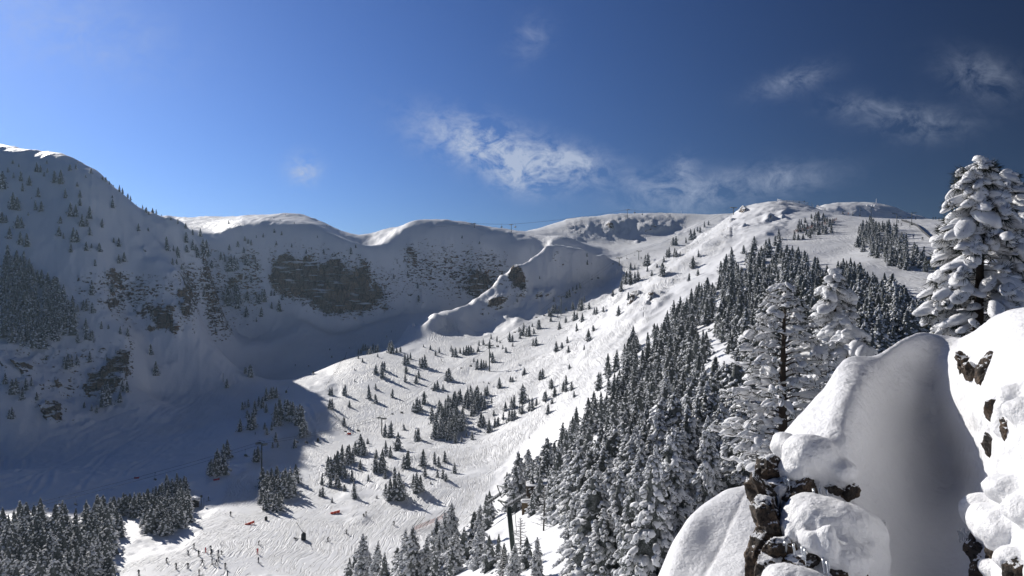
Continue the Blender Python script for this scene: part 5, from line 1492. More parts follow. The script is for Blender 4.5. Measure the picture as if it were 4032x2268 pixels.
# chairlift up the hillside: pylons from the valley to the summit
CH = [(1030,1852,108,'dark chairlift pylon at the edge of the valley shadow beside a pine clump'), (1503,1710,66,'dark chairlift pylon in the trough below the tracked mound'),
      (1927,1462,104,'tall dark chairlift pylon among scattered pines on the skied hillside'), (2209,1242,76,'dark chairlift pylon beside the boulders above the small rocky spur'),
      (2438,1046,32,'small dark chairlift pylon at the sunny end of the snow arete'), (2515,1024,37,'small dark chairlift pylon right of the arete on the upper tracked slope'),
      (2888,846,30,'tiny chairlift pylon on the skyline left of the summit knob')]
base = [hit(c[0], c[1], 300) for c in CH]
P = []
for i, c in enumerate(CH):
    a, b = base[max(i - 1, 0)], base[min(i + 1, len(base) - 1)]
    P.append(pylon(c[0], c[1], c[2], c[3], b - a, 'pylons of the hillside chairlift', ymin=300, platform=i < 4))
P0 = dict(top=P[0]['top'] + (Vector((-219, 203, -79)) - Vector((-116.4, 345, -72.4))) , acr=P[0]['acr'], arm=2.3)
line = [P0] + P
def cable_pts(a, b, side, sag, n=14):
    A, B = a['top'] + a['acr'] * a['arm'] * side, b['top'] + b['acr'] * b['arm'] * side
    return [A.lerp(B, k / n) - Vector((0, 0, sag * 4 * (k / n) * (1 - k / n))) for k in range(n + 1)]
def haul(name, line, label, sag=.016, rad=.05, cat='cable'):
    paths = []
    root = empty(name, (0, 0, 0))
    tag(root, label, cat)
    for side in (-1, 1):
        pts = []
        for a, b in zip(line[:-1], line[1:]):
            pts += cable_pts(a, b, side, sag * (a['top'] - b['top']).length)[(1 if pts else 0):]
        m = MB(); m.tube(pts, rad, 4); m.build('rope', M_CABLE, root)
        paths.append(pts)
    return paths
chair_paths = haul('haul_cable', line, 'pair of thin chairlift cables rising from the valley to the summit')
def on_path(pts, px):
    best = None
    for a, b in zip(pts[:-1], pts[1:]):
        xa, xb = a.x / a.y * F + CX, b.x / b.y * F + CX
        if min(xa, xb) <= px <= max(xa, xb):
            t = (px - xa) / (xb - xa + 1e-9)
            return a.lerp(b, t), (b - a).normalized()
    return None, None

# ------------------------------------------------------------------ people
SK_MATS = {}
def cloth(col):
    if col not in SK_MATS: SK_MATS[col] = simple_mat('cloth_' + str(len(SK_MATS)), col, 0.8, 0.25, 4.0)
    return SK_MATS[col]
M_SKIN = simple_mat('skin', (0.5, 0.3, 0.22), 0.6)
M_SKI = simple_mat('ski_base', (0.05, 0.05, 0.07), 0.4)
def body_mesh(pose):
    """one continuous figure grown over a jointed skeleton"""
    J = {
     'stand': dict(pel=(0,0,.95), ch=(.03,0,1.3), nk=(.05,0,1.5), hd=(.07,0,1.66), sl=(.03,.2,1.42), el=(.1,.3,1.17), hl=(.3,.28,1.05), sr=(.03,-.2,1.42), er=(.1,-.3,1.17), hr=(.3,-.28,1.05), ll=(.0,.1,.9), kl=(.08,.13,.5), fl=(0,.14,.1), tl=(.2,.15,.06), lr=(.0,-.1,.9), kr=(.08,-.13,.5), fr=(0,-.14,.1), tr=(.2,-.15,.06)),
     'ski': dict(pel=(-.12,0,.78), ch=(.12,0,1.08), nk=(.22,0,1.26), hd=(.29,0,1.4), sl=(.13,.21,1.2), el=(.22,.36,.98), hl=(.46,.34,.95), sr=(.13,-.21,1.2), er=(.22,-.36,.98), hr=(.46,-.34,.95), ll=(-.1,.1,.74), kl=(.16,.15,.46), fl=(-.02,.16,.1), tl=(.2,.17,.06), lr=(-.1,-.1,.74), kr=(.16,-.15,.46), fr=(-.02,-.16,.1), tr=(.2,-.17,.06)),
     'wide': dict(pel=(0,0,.85), ch=(.1,0,1.2), nk=(.14,0,1.38), hd=(.18,0,1.53), sl=(.1,.2,1.32), el=(.05,.42,1.1), hl=(.2,.6,.95), sr=(.1,-.2,1.32), er=(.05,-.42,1.1), hr=(.2,-.6,.95), ll=(0,.1,.8), kl=(.08,.25,.46), fl=(-.02,.34,.1), tl=(.2,.3,.06), lr=(0,-.1,.8), kr=(.08,-.25,.46), fr=(-.02,-.34,.1), tr=(.2,-.3,.06)),
     'sit': dict(pel=(0,0,.12), ch=(-.02,0,.48), nk=(.02,0,.68), hd=(.06,0,.83), sl=(0,.2,.6), el=(.1,.28,.35), hl=(.34,.22,.3), sr=(0,-.2,.6), er=(.1,-.28,.35), hr=(.34,-.22,.3), ll=(.08,.1,.12), kl=(.46,.13,.16), fl=(.5,.14,-.3), tl=(.68,.15,-.34), lr=(.08,-.1,.12), kr=(.46,-.13,.16), fr=(.5,-.14,-.3), tr=(.68,-.15,-.34)),
     'down': dict(pel=(0,0,.18), ch=(-.2,.05,.5), nk=(-.2,.05,.68), hd=(-.18,.05,.84), sl=(-.2,.25,.6), el=(-.4,.35,.4), hl=(-.45,.4,.12), sr=(-.18,-.16,.6), er=(.05,-.25,.4), hr=(.2,-.2,.4), ll=(.08,.12,.16), kl=(.4,.2,.42), fl=(.7,.22,.1), tl=(.85,.24,.14), lr=(.08,-.1,.16), kr=(.42,-.16,.36), fr=(.72,-.2,.1), tr=(.88,-.2,.14)),
    }[pose]
    names = list(J)
    E = [('pel','ch'),('ch','nk'),('nk','hd'),('ch','sl'),('sl','el'),('el','hl'),('ch','sr'),('sr','er'),('er','hr'),('pel','ll'),('ll','kl'),('kl','fl'),('fl','tl'),('pel','lr'),('lr','kr'),('kr','fr'),('fr','tr')]
    R = dict(pel=.155, ch=.165, nk=.075, hd=.125, sl=.095, el=.07, hl=.055, sr=.095, er=.07, hr=.055, ll=.12, kl=.085, fl=.075, tl=.055, lr=.12, kr=.085, fr=.075, tr=.055)
    me = bpy.data.meshes.new('sk')
    me.from_pydata([J[n] for n in names], [(names.index(a), names.index(b)) for a, b in E], [])
    o = bpy.data.objects.new('sk', me); COL.objects.link(o)
    o.modifiers.new('s', 'SKIN'); m2 = o.modifiers.new('u', 'SUBSURF'); m2.levels = m2.render_levels = 1
    for i, n in enumerate(names):
        me.skin_vertices[0].data[i].radius = (R[n], R[n])
    me.skin_vertices[0].data[names.index('pel')].use_root = True
    out = bpy.data.meshes.new_from_object(o.evaluated_get(bpy.context.evaluated_depsgraph_get()))
    bpy.data.objects.remove(o)
    # material by body zone: 0 jacket, 1 trousers, 2 helmet, 3 face and boots
    pel, nk, hd = Vector(J['pel']), Vector(J['nk']), Vector(J['hd'])
    for f in out.polygons:
        c = f.center
        dh = (c - hd).length
        legd = min((c - Vector(J[k])).length for k in ('ll','kl','fl','lr','kr','fr','tl','tr'))
        torso = min((c - Vector(J[k])).length for k in ('ch','sl','sr','el','er','hl','hr','nk'))
        f.material_index = (3 if (c.x > hd.x + .07 and c.z < hd.z + .05) else 2) if (dh < .2 and c.z > nk.z + .04) else (1 if legd < torso else 0)
    return out
def skis_mesh(gap):
    m = MB()
    m.box((0, 0, .02), (1.65, .09, .03)); m.tube([(.82, 0, .02), (.92, 0, .05), (.98, 0, .11)], [.04, .035, .02], 5)
    return m.mesh('ski')
SKI_ME = skis_mesh(0)
BODY = {k: body_mesh(k) for k in ('stand', 'ski', 'wide', 'sit', 'down')}
_bodyc = {}
def person(loc, yaw, pose, jacket, trousers, helmet, label, group, skis=True, poles=True, scale=1.0):
    key = (pose, jacket, trousers, helmet)
    if key not in _bodyc:
        me = BODY[pose].copy(); me.materials.clear()
        for c in (jacket, trousers, helmet): me.materials.append(cloth(c))
        me.materials.append(M_SKIN)
        _bodyc[key] = me
    o = bpy.data.objects.new('person', _bodyc[key]); COL.objects.link(o)
    o.location = loc; o.rotation_euler = (0, 0, yaw); o.scale = (scale * 1.12,) * 3
    tag(o, label, 'person', group)
    if skis:
        for s in (-1, 1):
            y = {'wide': .33, 'ski': .16, 'stand': .15, 'sit': .15, 'down': .22}[pose] * s
            z = -.42 if pose == 'sit' else 0.0
            x = .55 if pose == 'sit' else (.75 if pose == 'down' else .05)
            k = link('ski', SKI_ME, M_SKI, o, (x, y, z)); k.rotation_euler = (0, 0, -.25 * s if pose == 'wide' else 0)
    if poles and pose in ('stand', 'ski', 'wide'):
        hx, hy, hz = {'stand': (.3, .3, 1.1), 'ski': (.46, .35, 1.0), 'wide': (.2, .6, 1.0)}[pose]
        for s in (-1, 1):
            m = MB(); m.tube([(hx, s * hy, hz + .1), (hx - (.45 if pose == 'ski' else .05), s * (hy + .1), .06)], .014, 4)
            m.build('ski_pole', M_BLACK, o)
    return o
K, NV, RD, GR, BL, OR, BK, RT = (.006,.006,.009), (.010,.014,.04), (.55,.03,.03), (.02,.02,.024), (.03,.06,.18), (.7,.2,.04), (.02,.02,.022), (.65,.05,.04)
rP = random.Random(21)
def skier(px, py, label, jacket=K, trousers=K, pose='stand', yaw=None, ymin=180, group='skiers on the groomed piste', scale=1.0, helmet=GR, Y=None, poles=True):
    p = hit(px, py, ymin)
    return person((p.x, p.y, p.z + .02), rP.uniform(0, 6.28) if yaw is None else yaw, pose, jacket, trousers, helmet, label, group, scale=scale, poles=poles)
c6p = lambda x, y: (x / 2.415, 1668 + y / 2.415)
c8p = lambda x, y: (800 + x / 2.415, 1668 + y / 2.415)
c7p = lambda x, y: (800 + x / 2.415, 1300 + y / 2.415)
zp = lambda x, y: (650 + x / 4.853, 2100 + y / 4.853)
GRP = 'skiers gathered at the bottom of the piste'
for (x, y), lab, kw in [
 (zp(25,565), 'dark bending skier at the tip of the pine clump shadow, leftmost of the gathered skiers', dict(pose='ski')),
 (zp(213,680), 'dark standing skier below the jagged tip of the pine clump shadow', {}),
 (zp(445,420), 'dark blue skier with spread legs right at the shadow edge of the pine clump', dict(pose='wide', jacket=NV)),
 (zp(555,295), 'dark skier standing in the notch of the pine clump shadow', {}),
 (zp(640,435), 'dark skier standing alone left of the middle of the gathered group', {}),
 (zp(435,660), 'skier in dark jacket with a red leg at the lower left of the group', dict(trousers=RT, pose='ski')),
 (zp(710,605), 'dark skier with spread legs below the middle of the gathered group', dict(pose='wide')),
 (zp(780,370), 'skier in a red jacket at the right tip of the pine clump shadow', dict(jacket=RD, pose='wide')),
 (zp(877,325), 'dark skier upslope at the top of the gathered group with arm out', dict(pose='ski')),
 (zp(883,385), 'small dark skier just below the topmost skier of the group', dict(pose='ski', scale=.85)),
 (zp(873,440), 'dark crouching skier in the middle column of the gathered group', dict(pose='ski', scale=.9)),
 (zp(1015,430), 'dark skier standing left of the crouching one at the group edge', dict(jacket=NV)),
 (zp(1085,405), 'black crouching skier at the right edge of the gathered group', dict(pose='ski', scale=.85)),
 (zp(893,590), 'tall dark skier standing upright in the lower middle of the group', {}),
 (zp(983,600), 'dark blue skier beside the upright one in the lower middle of the group', dict(pose='wide', jacket=NV)),
 (zp(1018,530), 'dark skier bending over behind the dark blue one', dict(pose='ski', scale=.85)),
 (zp(1148,680), 'skier in bright red trousers and dark jacket right of the group', dict(trousers=RT)),
 (zp(645,805), 'dark skier in light trousers at the bottom edge of the picture', dict(trousers=(.3,.28,.25))),
 (zp(1190,830), 'dark blue skier cut by the bottom edge right of the group', dict(jacket=NV)),
 (c6p(1320,1449), 'dark skier at the bottom edge left of the gathered group in the shade strip', {})]:
    skier(x, y, lab, group=GRP, **kw)
for (x, y), lab, kw in [
 (c8p(260,880), 'lone dark skier just outside the valley shadow left of the orange mat', {}),
 (c6p(1985,735), 'lone dark skier in the valley shadow beside the small hut', {}),
 (c8p(527,1155), 'dark skier upslope of two others in a vertical row on the piste', dict(pose='ski')),
 (c8p(517,1240), 'skier in a red jacket, middle of the vertical row on the piste', dict(jacket=RD)),
 (c8p(527,1325), 'skier in blue jacket and red trousers, lowest of the vertical row', dict(jacket=NV, trousers=RT)),
 (c8p(1185,1122), 'skier carving with bent knees right of the big snow lance', dict(pose='ski')),
 (c8p(1360,1048), 'dark skier gliding right of the carving skier in mid piste', dict(pose='ski')),
 (c8p(1815,968), 'dark skier near the right end of the groomed piste', dict(pose='ski')),
 (c8p(1548,880), 'dark skier standing at the upper lip of the groomed piste', {}),
 (c8p(1525,880), 'person lying in the snow beside the skier at the piste lip', dict(pose='down', poles=False)),
 (c8p(873,1102), 'dark snowboarder sitting in the snow left of the big snow lance', dict(pose='down', poles=False))]:
    skier(x, y, lab, **kw)
for (x, y), lab, kw in [
 (c7p(2265,295), 'tiny skier descending the lit saddle right of the mound trees', {}), (c7p(1975,293), 'tiny person standing under the pines on top of the mound, left one', dict(scale=.8)), (c7p(1987,293), 'tiny person standing under the pines on top of the mound, right one', dict(scale=.8)),
 (c7p(1390,178), 'tiny dark skier in the shaded basin left of the mound trees', {}), (c7p(1005,350), 'tiny skier in the valley shadow below the basin', dict(pose='ski')), (c7p(875,342), 'tiny skier in the valley shadow farther left', dict(pose='ski')),
 (c7p(1788,22), 'tiny dark skier high in the shaded basin, upper of two', {}), (c7p(1745,70), 'tiny dark skier high in the shaded basin, lower of two', {})]:
    skier(x, y, lab, ymin=330, group='tiny skiers in the upper valley', **kw)
c5p = lambda x, y: (3320 + x / 3.4125, 760 + y / 3.4125)
for (x, y), lab, kw in [
 (c5p(943,608), 'dark blue person riding the drag lift track, left of the middle pair', dict(jacket=BL)), (c5p(1065,635), 'dark person with arms out on the drag lift track, right of the middle pair', dict(pose='wide')),
 (c5p(1088,768), 'dark person on the drag lift track just above the pillowed pine', dict()), (c5p(778,440), 'dark person near the top of the drag lift track beside the pylon', dict()),
 (c5p(895,460), 'dark person walking by the foot of the right drag lift pylon', {}), (c5p(738,402), 'dark person at the top of the drag lift beside the tree island', {}),
 (c5p(973,360), 'person in dark clothes on the skyline right of the right drag lift pylon', {}), (c5p(1210,358), 'person standing on the skyline, leftmost of three', {}), (c5p(1242,358), 'person standing on the skyline, middle of three', {}), (c5p(1287,368), 'person standing on the skyline, rightmost of three', {}),
 (c5p(72,285), 'person in an orange jacket beside the summit drag lift end', dict(jacket=OR)), (c5p(845,388), 'small dark person at the upper end of the drag lift fence', dict(scale=.8)),
 ((3670,1017), 'dark person low on the drag lift track next to the pillowed pine', dict())]:
    skier(x, y, lab, ymin=215, group='people at the upper drag lift', **kw)

# ------------------------------------------------------------------ chairs on the chairlift
def chair_meshes():
    h = MB(); h.tube([(0, 0, 0), (0, 0, -.5), (.18, 0, -1.1), (.18, 0, -2.1), (0.05, 0, -2.35)], .045, 5); h.box((0, 0, .05), (.5, .12, .16))
    f = MB()
    for s in (-1, 1): f.tube([(0.05, s * .95, -2.35), (-.1, s * .95, -2.6), (-.12, s * .95, -3.1), (.45, s * .95, -3.12)], .035, 4)
    f.tube([(.05, -.95, -2.35), (.05, .95, -2.35)], .04, 4)
    s_ = MB(); s_.box((.15, 0, -3.1), (.55, 1.85, .09))
    b = MB(); b.box((-.13, 0, -2.82), (.07, 1.85, .5))
    g = MB(); g.tube([(.05, -.9, -2.45), (.5, -.9, -2.75), (.5, .9, -2.75), (.05, .9, -2.45)], .025, 4)
    return [('hanger', h.mesh('hanger'), M_STEEL), ('seat_frame', f.mesh('seat_frame'), M_BLACK), ('seat', s_.mesh('seat'), M_BLACK), ('backrest', b.mesh('backrest'), M_BLACK), ('safety_bar', g.mesh('safety_bar'), M_STEEL)]
CHM = chair_meshes()
def chair(px, side, label, riders=0):
    q, d = on_path(chair_paths[side], px)
    if q is None: return
    sgn = 1 if side == 1 else -1
    yaw = math.atan2(d.y, d.x) + (math.pi if side == 1 else 0)
    root = empty('chairlift_chair', q, yaw)
    tag(root, label, 'lift chair', 'chairs hanging on the hillside chairlift')
    for nm, me, m in CHM: link(nm, me, m, root)
    R_ = Matrix.Rotation(yaw, 4, 'Z')
    for k in range(riders):
        off = R_ @ Vector((.15, -.5 + 1.0 * k if riders == 2 else -.6 + .6 * k, -3.0))
        person(q + off, yaw, 'sit', rP.choice([K, NV, GR]), K, GR, ('left' if k == 0 else 'right') + ' rider on the ' + label.replace('occupied ', ''), 'riders on the chairlift chairs', poles=False)
for px, side, lab, n in [(233,1,'empty chairlift chair over the bottom left forest, on the upper cable',0), (297,0,'empty chairlift chair half hidden behind the bottom left treetops',0), (611,1,'empty chairlift chair in front of the shaded valley, left of the dark pine clump',0),
    (914,1,'chairlift chair beside the dark twin pines',0), (966,0,'chairlift chair just left of the lowest pylon',2), (1206,0,'occupied chairlift chair over the striped tree shadows',2), (1170,1,'empty chairlift chair above the striped tree shadows',0),
    (1409,0,'occupied chairlift chair left of the pylon under the mound',2), (1360,1,'empty chairlift chair above the net fence end',0), (1581,0,'occupied chairlift chair right of the pylon under the mound',2), (1545,1,'empty chairlift chair by the mound trough',0), (1700,1,'empty chairlift chair over the dense hillside clump',0),
    (1853,0,'occupied chairlift chair left of the tall hillside pylon',2), (1816,1,'empty chairlift chair farther left of the tall hillside pylon',0), (1959,0,'chairlift chair right above the tall hillside pylon',2), (2027,1,'empty chairlift chair over the pine row on the hillside',0),
    (2143,0,'occupied chairlift chair below the spur pylon',2), (2112,1,'empty chairlift chair below the spur pylon',0), (2265,0,'occupied chairlift chair above the spur boulders',2), (2355,0,'chairlift chair on the upper hillside',2), (2330,1,'empty chairlift chair on the upper hillside',0), (2413,1,'empty chairlift chair near the arete',0), (2467,0,'chairlift chair between the two small arete pylons',2), (2500,1,'empty chairlift chair by the upper arete pylon',0)]:
    chair(px, side, lab, n)

# gondola along the skyline
GO = [(1868,897,18,'small gondola pylon on the skyline above the cirque, leftmost of three'), (2013,915,32,'gondola pylon on the skyline in the saddle of the cirque rim'), (2470,858,33,'gondola pylon on the skyline above the upper bowl')]
gb = [hit(g[0], g[1], 700) for g in GO]
GP = []
for i, g in enumerate(GO):
    a, b = gb[max(i - 1, 0)], gb[min(i + 1, 2)]
    GP.append(pylon(g[0], g[1], g[2], g[3], b - a, 'gondola pylons on the skyline', arm=3.2, ymin=700, name='gondola_pylon', platform=False))
gl = [dict(top=GP[0]['top'] + (GP[0]['top'] - GP[1]['top']) * 1.2 - Vector((0, 0, 6)), acr=GP[0]['acr'], arm=3.2)] + GP + [dict(top=GP[2]['top'] + Vector((85, 25, -4)), acr=GP[2]['acr'], arm=3.2)]
gpaths = haul('gondola_cable', gl, 'pair of thin gondola cables along the skyline above the cirque', sag=.012, rad=.06)
def cabin_meshes():
    v, f = ico(3)
    b = np.sign(v) * np.abs(v) ** .7 * np.array([1.0, .85, .95]); b[:, 2] -= 3.4
    body = mesh_np('cabin_shell', b, f, True)
    w = MB(); w.box((0, 0, -3.15), (1.75, 1.76, .7)); h = MB(); h.tube([(0, 0, 0), (0, .3, -1.2), (0, 0, -2.5)], .09, 6); h.box((0, 0, .1), (.9, .2, .25))
    return [('cabin_shell', body, M_CABIN), ('window_band', w.mesh('window_band'), M_GLASS), ('hanger', h.mesh('hanger'), M_STEEL)]
CBM = cabin_meshes()
for px, side, lab in [(1975,0,'gondola cabin hanging left of the saddle pylon'), (2029,1,'gondola cabin hanging right of the saddle pylon'), (2499,0,'gondola cabin just right of the upper bowl pylon'), (2529,1,'gondola cabin farther right of the upper bowl pylon')]:
    q, d = on_path(gpaths[side], px)
    if q is None: continue
    root = empty('gondola_cabin', q, math.atan2(d.y, d.x)); tag(root, lab, 'gondola cabin', 'gondola cabins')
    for nm, me, m in CBM: link(nm, me, m, root)

# drag lift pylons on the upper right
def drag_pylon(px, py, hp, label, arms, ymin=300):
    p = hit(px, py, ymin); h = hp / F * p.y
    root = empty('drag_lift_pylon', (p.x, p.y, p.z - .2), 0); tag(root, label, 'lift pylon', 'drag lift pylons on the upper right')
    r = .17
    m = MB(); m.tube([(0, 0, -.4), (.02 * h, 0, h)], [r * 1.1, r], 8); m.build('pole', M_PYLON, root)
    m = MB(); m.box((0, 0, .35), (.9, .9, .9)); m.build('footing', M_PYLON, root)
    for k, (z, sgn, l) in enumerate(arms):
        m = MB(); m.tube([(0, 0, h * z - .5), (sgn * l * .6, 0, h * z), (sgn * l, 0, h * z + .2)], .09, 5); m.tube([(0, 0, h * z), (sgn * l, 0, h * z)], .09, 5); m.build('arm', M_PYLON, root)
        m = MB()
        for q in (-.5, 0, .5): m.tube([(sgn * l + q, -.12, h * z + .1), (sgn * l + q, .12, h * z + .1)], .24, 8)
        m.box((sgn * l, 0, h * z + .1), (1.4, .1, .18)); m.build('sheave_bank', M_STEEL, root)
    return Vector((p.x, p.y, p.z + h))
D = []
for (x, y), hp, lab, arms in [(c5p(225,305), 35, 'dark drag lift pylon left of the tree island, with two arms', [(1, -1, 1.6), (.62, 1, 1.8)]), (c5p(375,318), 37, 'dark drag lift pylon behind the tree island beside the white mast', [(1, 1, 2.0), (.62, -1, 1.8)]),
    (c5p(718,438), 49, 'tall dark drag lift pylon right of the tree island top', [(1, -1, 2.0), (.72, 1, 2.2)]), (c5p(920,432), 53, 'tall dark drag lift pylon at the bend of the drag lift fence', [(.93, 1, 2.2), (.6, -1, 2.0)]),
    (c5p(128,298), 15, 'short dark drag lift post near the summit piste', [(.95, 1, 1.9)]), ((3318,841), 12, 'shortest dark drag lift post at the left end of the summit piste', [(.95, 1, 1.6)])]:
    D.append(drag_pylon(x, y, hp, lab, arms))
m = MB()
for a, b in ((0, 2), (1, 3)):
    for o in (0, .0):
        A, B = D[a] + Vector((-1, 0, 0)), D[b] + Vector((-1.5, 0, 0))
        m.tube([A.lerp(B, k / 10) - Vector((0, 0, 3 * 4 * k / 10 * (1 - k / 10) * .3)) for k in range(11)], .035, 4)
o = m.build('drag_lift_cable', M_CABLE, None); tag(o, 'thin drag lift cable between the upper right pylons', 'cable')

# mast on the far dome
p = hit(3450, 812, 560)
root = empty('radio_mast', p); tag(root, 'white rimed radio mast standing on the far snowy dome', 'mast')
h = 30 / F * p.y
m = MB(); m.tube([(0, 0, -.5), (0, 0, h * .5), (.02 * h, 0, h)], [.42, .32, .2], 8); m.build('mast_pole', M_WHITE, root)
m = MB(); m.box((-1.2, 0, .7), (1.6, 1.4, 1.6)); m.build('base_cabinet', M_WHITE, root)
for x, hh in ((-18 / F * p.y, 7), (-8 / F * p.y, 3.5), (-30 / F * p.y, 6)):
    pass
for px, hp, lab in ((3418, 9, 'small white rimed box on the far dome left of the mast'), (3432, 8, 'thin white rimed pole on the far dome beside the mast')):
    q = hit(px, 812, 560); hh = hp / F * q.y
    m = MB(); m.box((0, 0, hh * .3), (2.6 if hp == 9 else .4, 1.2, hh * .6)); m.tube([(0.4, 0, 0), (.4, 0, hh)], .12, 5)
    o = m.build('rimed_equipment', M_WHITE, None, loc=q); tag(o, lab, 'equipment')
for px, py, hp, lab in ((2682, 846, 18, 'thin white pole on the skyline above the upper bowl'),):
    q = hit(px, py, 700); m = MB(); m.tube([(0, 0, -.3), (0, 0, hp / F * q.y)], [.25, .15], 6); o = m.build('marker_pole', M_WHITE, None, loc=q); tag(o, lab, 'pole')

# ------------------------------------------------------------------ near green pylon with its wide frame, and its cables
pb = hit(2016, 2172, 40)
Yp = pb.y
def near_pylon():
    root = empty('lift_pylon', pb); tag(root, 'large dark green lift pylon with a wide steel frame standing on the near slope', 'lift pylon')
    def U(px, py, dy=0.0): return unproj(px, py, Yp + dy) - pb
    r = 9.5 / F * Yp
    m = MB(); m.tube([U(2024, 2200), U(2003, 1995)], [r * 1.1, r], 12); m.build('pole', M_PYLON, root, True)
    m = MB()
    for a, b in ((U(2020, 2100), U(2013, 2010)),):
        m.tube([a + Vector((r * 1.5, 0, 0)), b + Vector((r * 1.5, 0, 0))], .05, 5)
    m.build('ladder', M_STEEL, root)
    m = MB(); m.tube([U(1962, 1970, 2.2), U(2012, 1985, -1.0)], .16, 6); m.build('crossarm', M_PYLON, root)
    for px0, py0, px1, py1, dy in ((1918, 1985, 1975, 1945, 2.2), (1988, 2000, 2068, 1952, -1.2)):
        m = MB()
        A, B = U(px0, py0, dy - 1.5), U(px1, py1, dy + 2.5)
        m.tube([A, B], .14, 5); m.tube([A + Vector((0, 0, .35)), B + Vector((0, 0, .35))], .06, 5)
        for k in range(8):
            c = A.lerp(B, (k + .5) / 8); m.tube([c + Vector((-.12, 0, .2)), c + Vector((.12, 0, .2))], .19, 8)
        m.build('sheave_bank', M_STEEL, root)
        m = MB(); m.tube([A + Vector((0, 0, .42)), B + Vector((0, 0, .42))], [.10, .12], 6); m.build('snow_cap', M_DSNOW, root, True)
    m = MB()
    for a, b in (((1957, 1911, 2.2), (2029, 1927, -1)), ((1971, 1942, 2.2), (2025, 1953, -1)), ((1957, 1911, 2.2), (1975, 1960, 2.2)), ((2025, 1926, -1), (2020, 1975, -1)), ((1966, 1972, 2.2), (1998, 2005, 0)), ((2035, 1980, -1), (2000, 2010, 0))):
        m.tube([U(*a), U(*b)], .085, 5)
    m.build('lifting_frame', M_PYLON, root)
    return U
U = near_pylon()
m = MB()
for pts in (((1700, 2200, 20), (1820, 2085, 10), (1918, 1983, 2)), ((1560, 2268, 18), (1800, 2130, 8), (1990, 1998, -1)), ((1975, 1944, 4), (2100, 1890, 14)), ((2068, 1950, 2), (2140, 1900, 12))):
    P_ = [U(*q) for q in pts]; m.tube(P_, .03, 4)
o = m.build('near_lift_cable', M_CABLE, None, loc=pb); tag(o, 'thin dark cables sloping through the near trees to the green pylon', 'cable')

# ------------------------------------------------------------------ buildings
def station():
    q = hit(2120, 1985, 70)
    s = q.y / F
    Ys = q.y + 3
    root = empty('lift_station', q); tag(root, 'dark timber lift station with a snow covered flat roof among the near pines', 'building')
    def U2(px, py, dy=0): return unproj(px, py, Ys + dy) - q
    m = MB(); a, b = U2(2074, 1918), U2(2178, 1972)
    m.box(((a.x + b.x) / 2, (a.y + b.y) / 2 + 2, (a.z + b.z) / 2), (b.x - a.x, 4.5, a.z - b.z)); m.build('wall', M_WOOD, root)
    for k in range(5):
        x = a.x + (b.x - a.x) * (k + .5) / 5
        m = MB(); m.box((x, a.y - .29, (a.z + b.z) / 2), (.12, .08, a.z - b.z)); m.build('post', M_WOOD, root)
    m = MB(); c = U2(2130, 1908); m.box((c.x, c.y + 1.6, c.z - .05), (122 * s, 6.4, .22), Matrix.Rotation(-.11, 3, 'Y').to_4x4()); m.build('roof', M_WOOD, root)
    v, f = ico(4); v = np.sign(v) * np.abs(v) ** .45
    v = v * np.array([60 * s, 3.1, .2]); rr = Matrix.Rotation(-.11, 3, 'Y'); v = v @ np.array(rr).T + np.array(c) + np.array([0, 1.6, .2])
    link('roof_snow', mesh_np('roof_snow', v, f, True), M_DSNOW, root)
    m = MB(); m.box(U2(2240, 1955), (95 * s, 4, 60 * s)); m.build('side_shed', M_WOOD, root)
    m = MB()
    p1 = U2(2125, 1840, -1)
    m.tube([p1 + Vector((0, 0, -2.2)), p1 + Vector((.05, 0, .2))], .07, 5); m.build('rimed_pole', M_WHITE, root)
    # ochre wall with its own snow cap
    r2 = empty('stone_wall', q); tag(r2, 'ochre stone wall with a thick snow cap beside the dark lift station', 'wall')
    m = MB(); c = U2(2078, 2005, -2.5)
    w_, h_ = 48 * s, 66 * s
    nx, nz = 7, 9
    for i in range(nx):
        for k in range(nz):
            off = (.5 if k % 2 else 0)
            x = c.x - w_ / 2 + (i + .5 * off) * w_ / nx; z = c.z - h_ / 2 + k * h_ / nz
            m.box((x + w_ / nx / 2, c.y + rT.uniform(-.03, .03), z + h_ / nz / 2), (w_ / nx * .93, .5, h_ / nz * .9))
    o = m.build('stone', M_STONE, r2); o['kind'] = 'stuff'
    m = MB(); m.box((c.x, c.y + .12, c.z), (w_ * .98, .35, h_ * .98)); m.build('mortar_core', M_STONE, r2)
    v, f = ico(3); v = np.sign(v) * np.abs(v) ** .6 * np.array([32 * s, 1.0, 6.5 * s]) + np.array(U2(2082, 1972, -2.5))
    link('snow_cap', mesh_np('snow_cap', v, f, True), M_DSNOW, r2)
station()
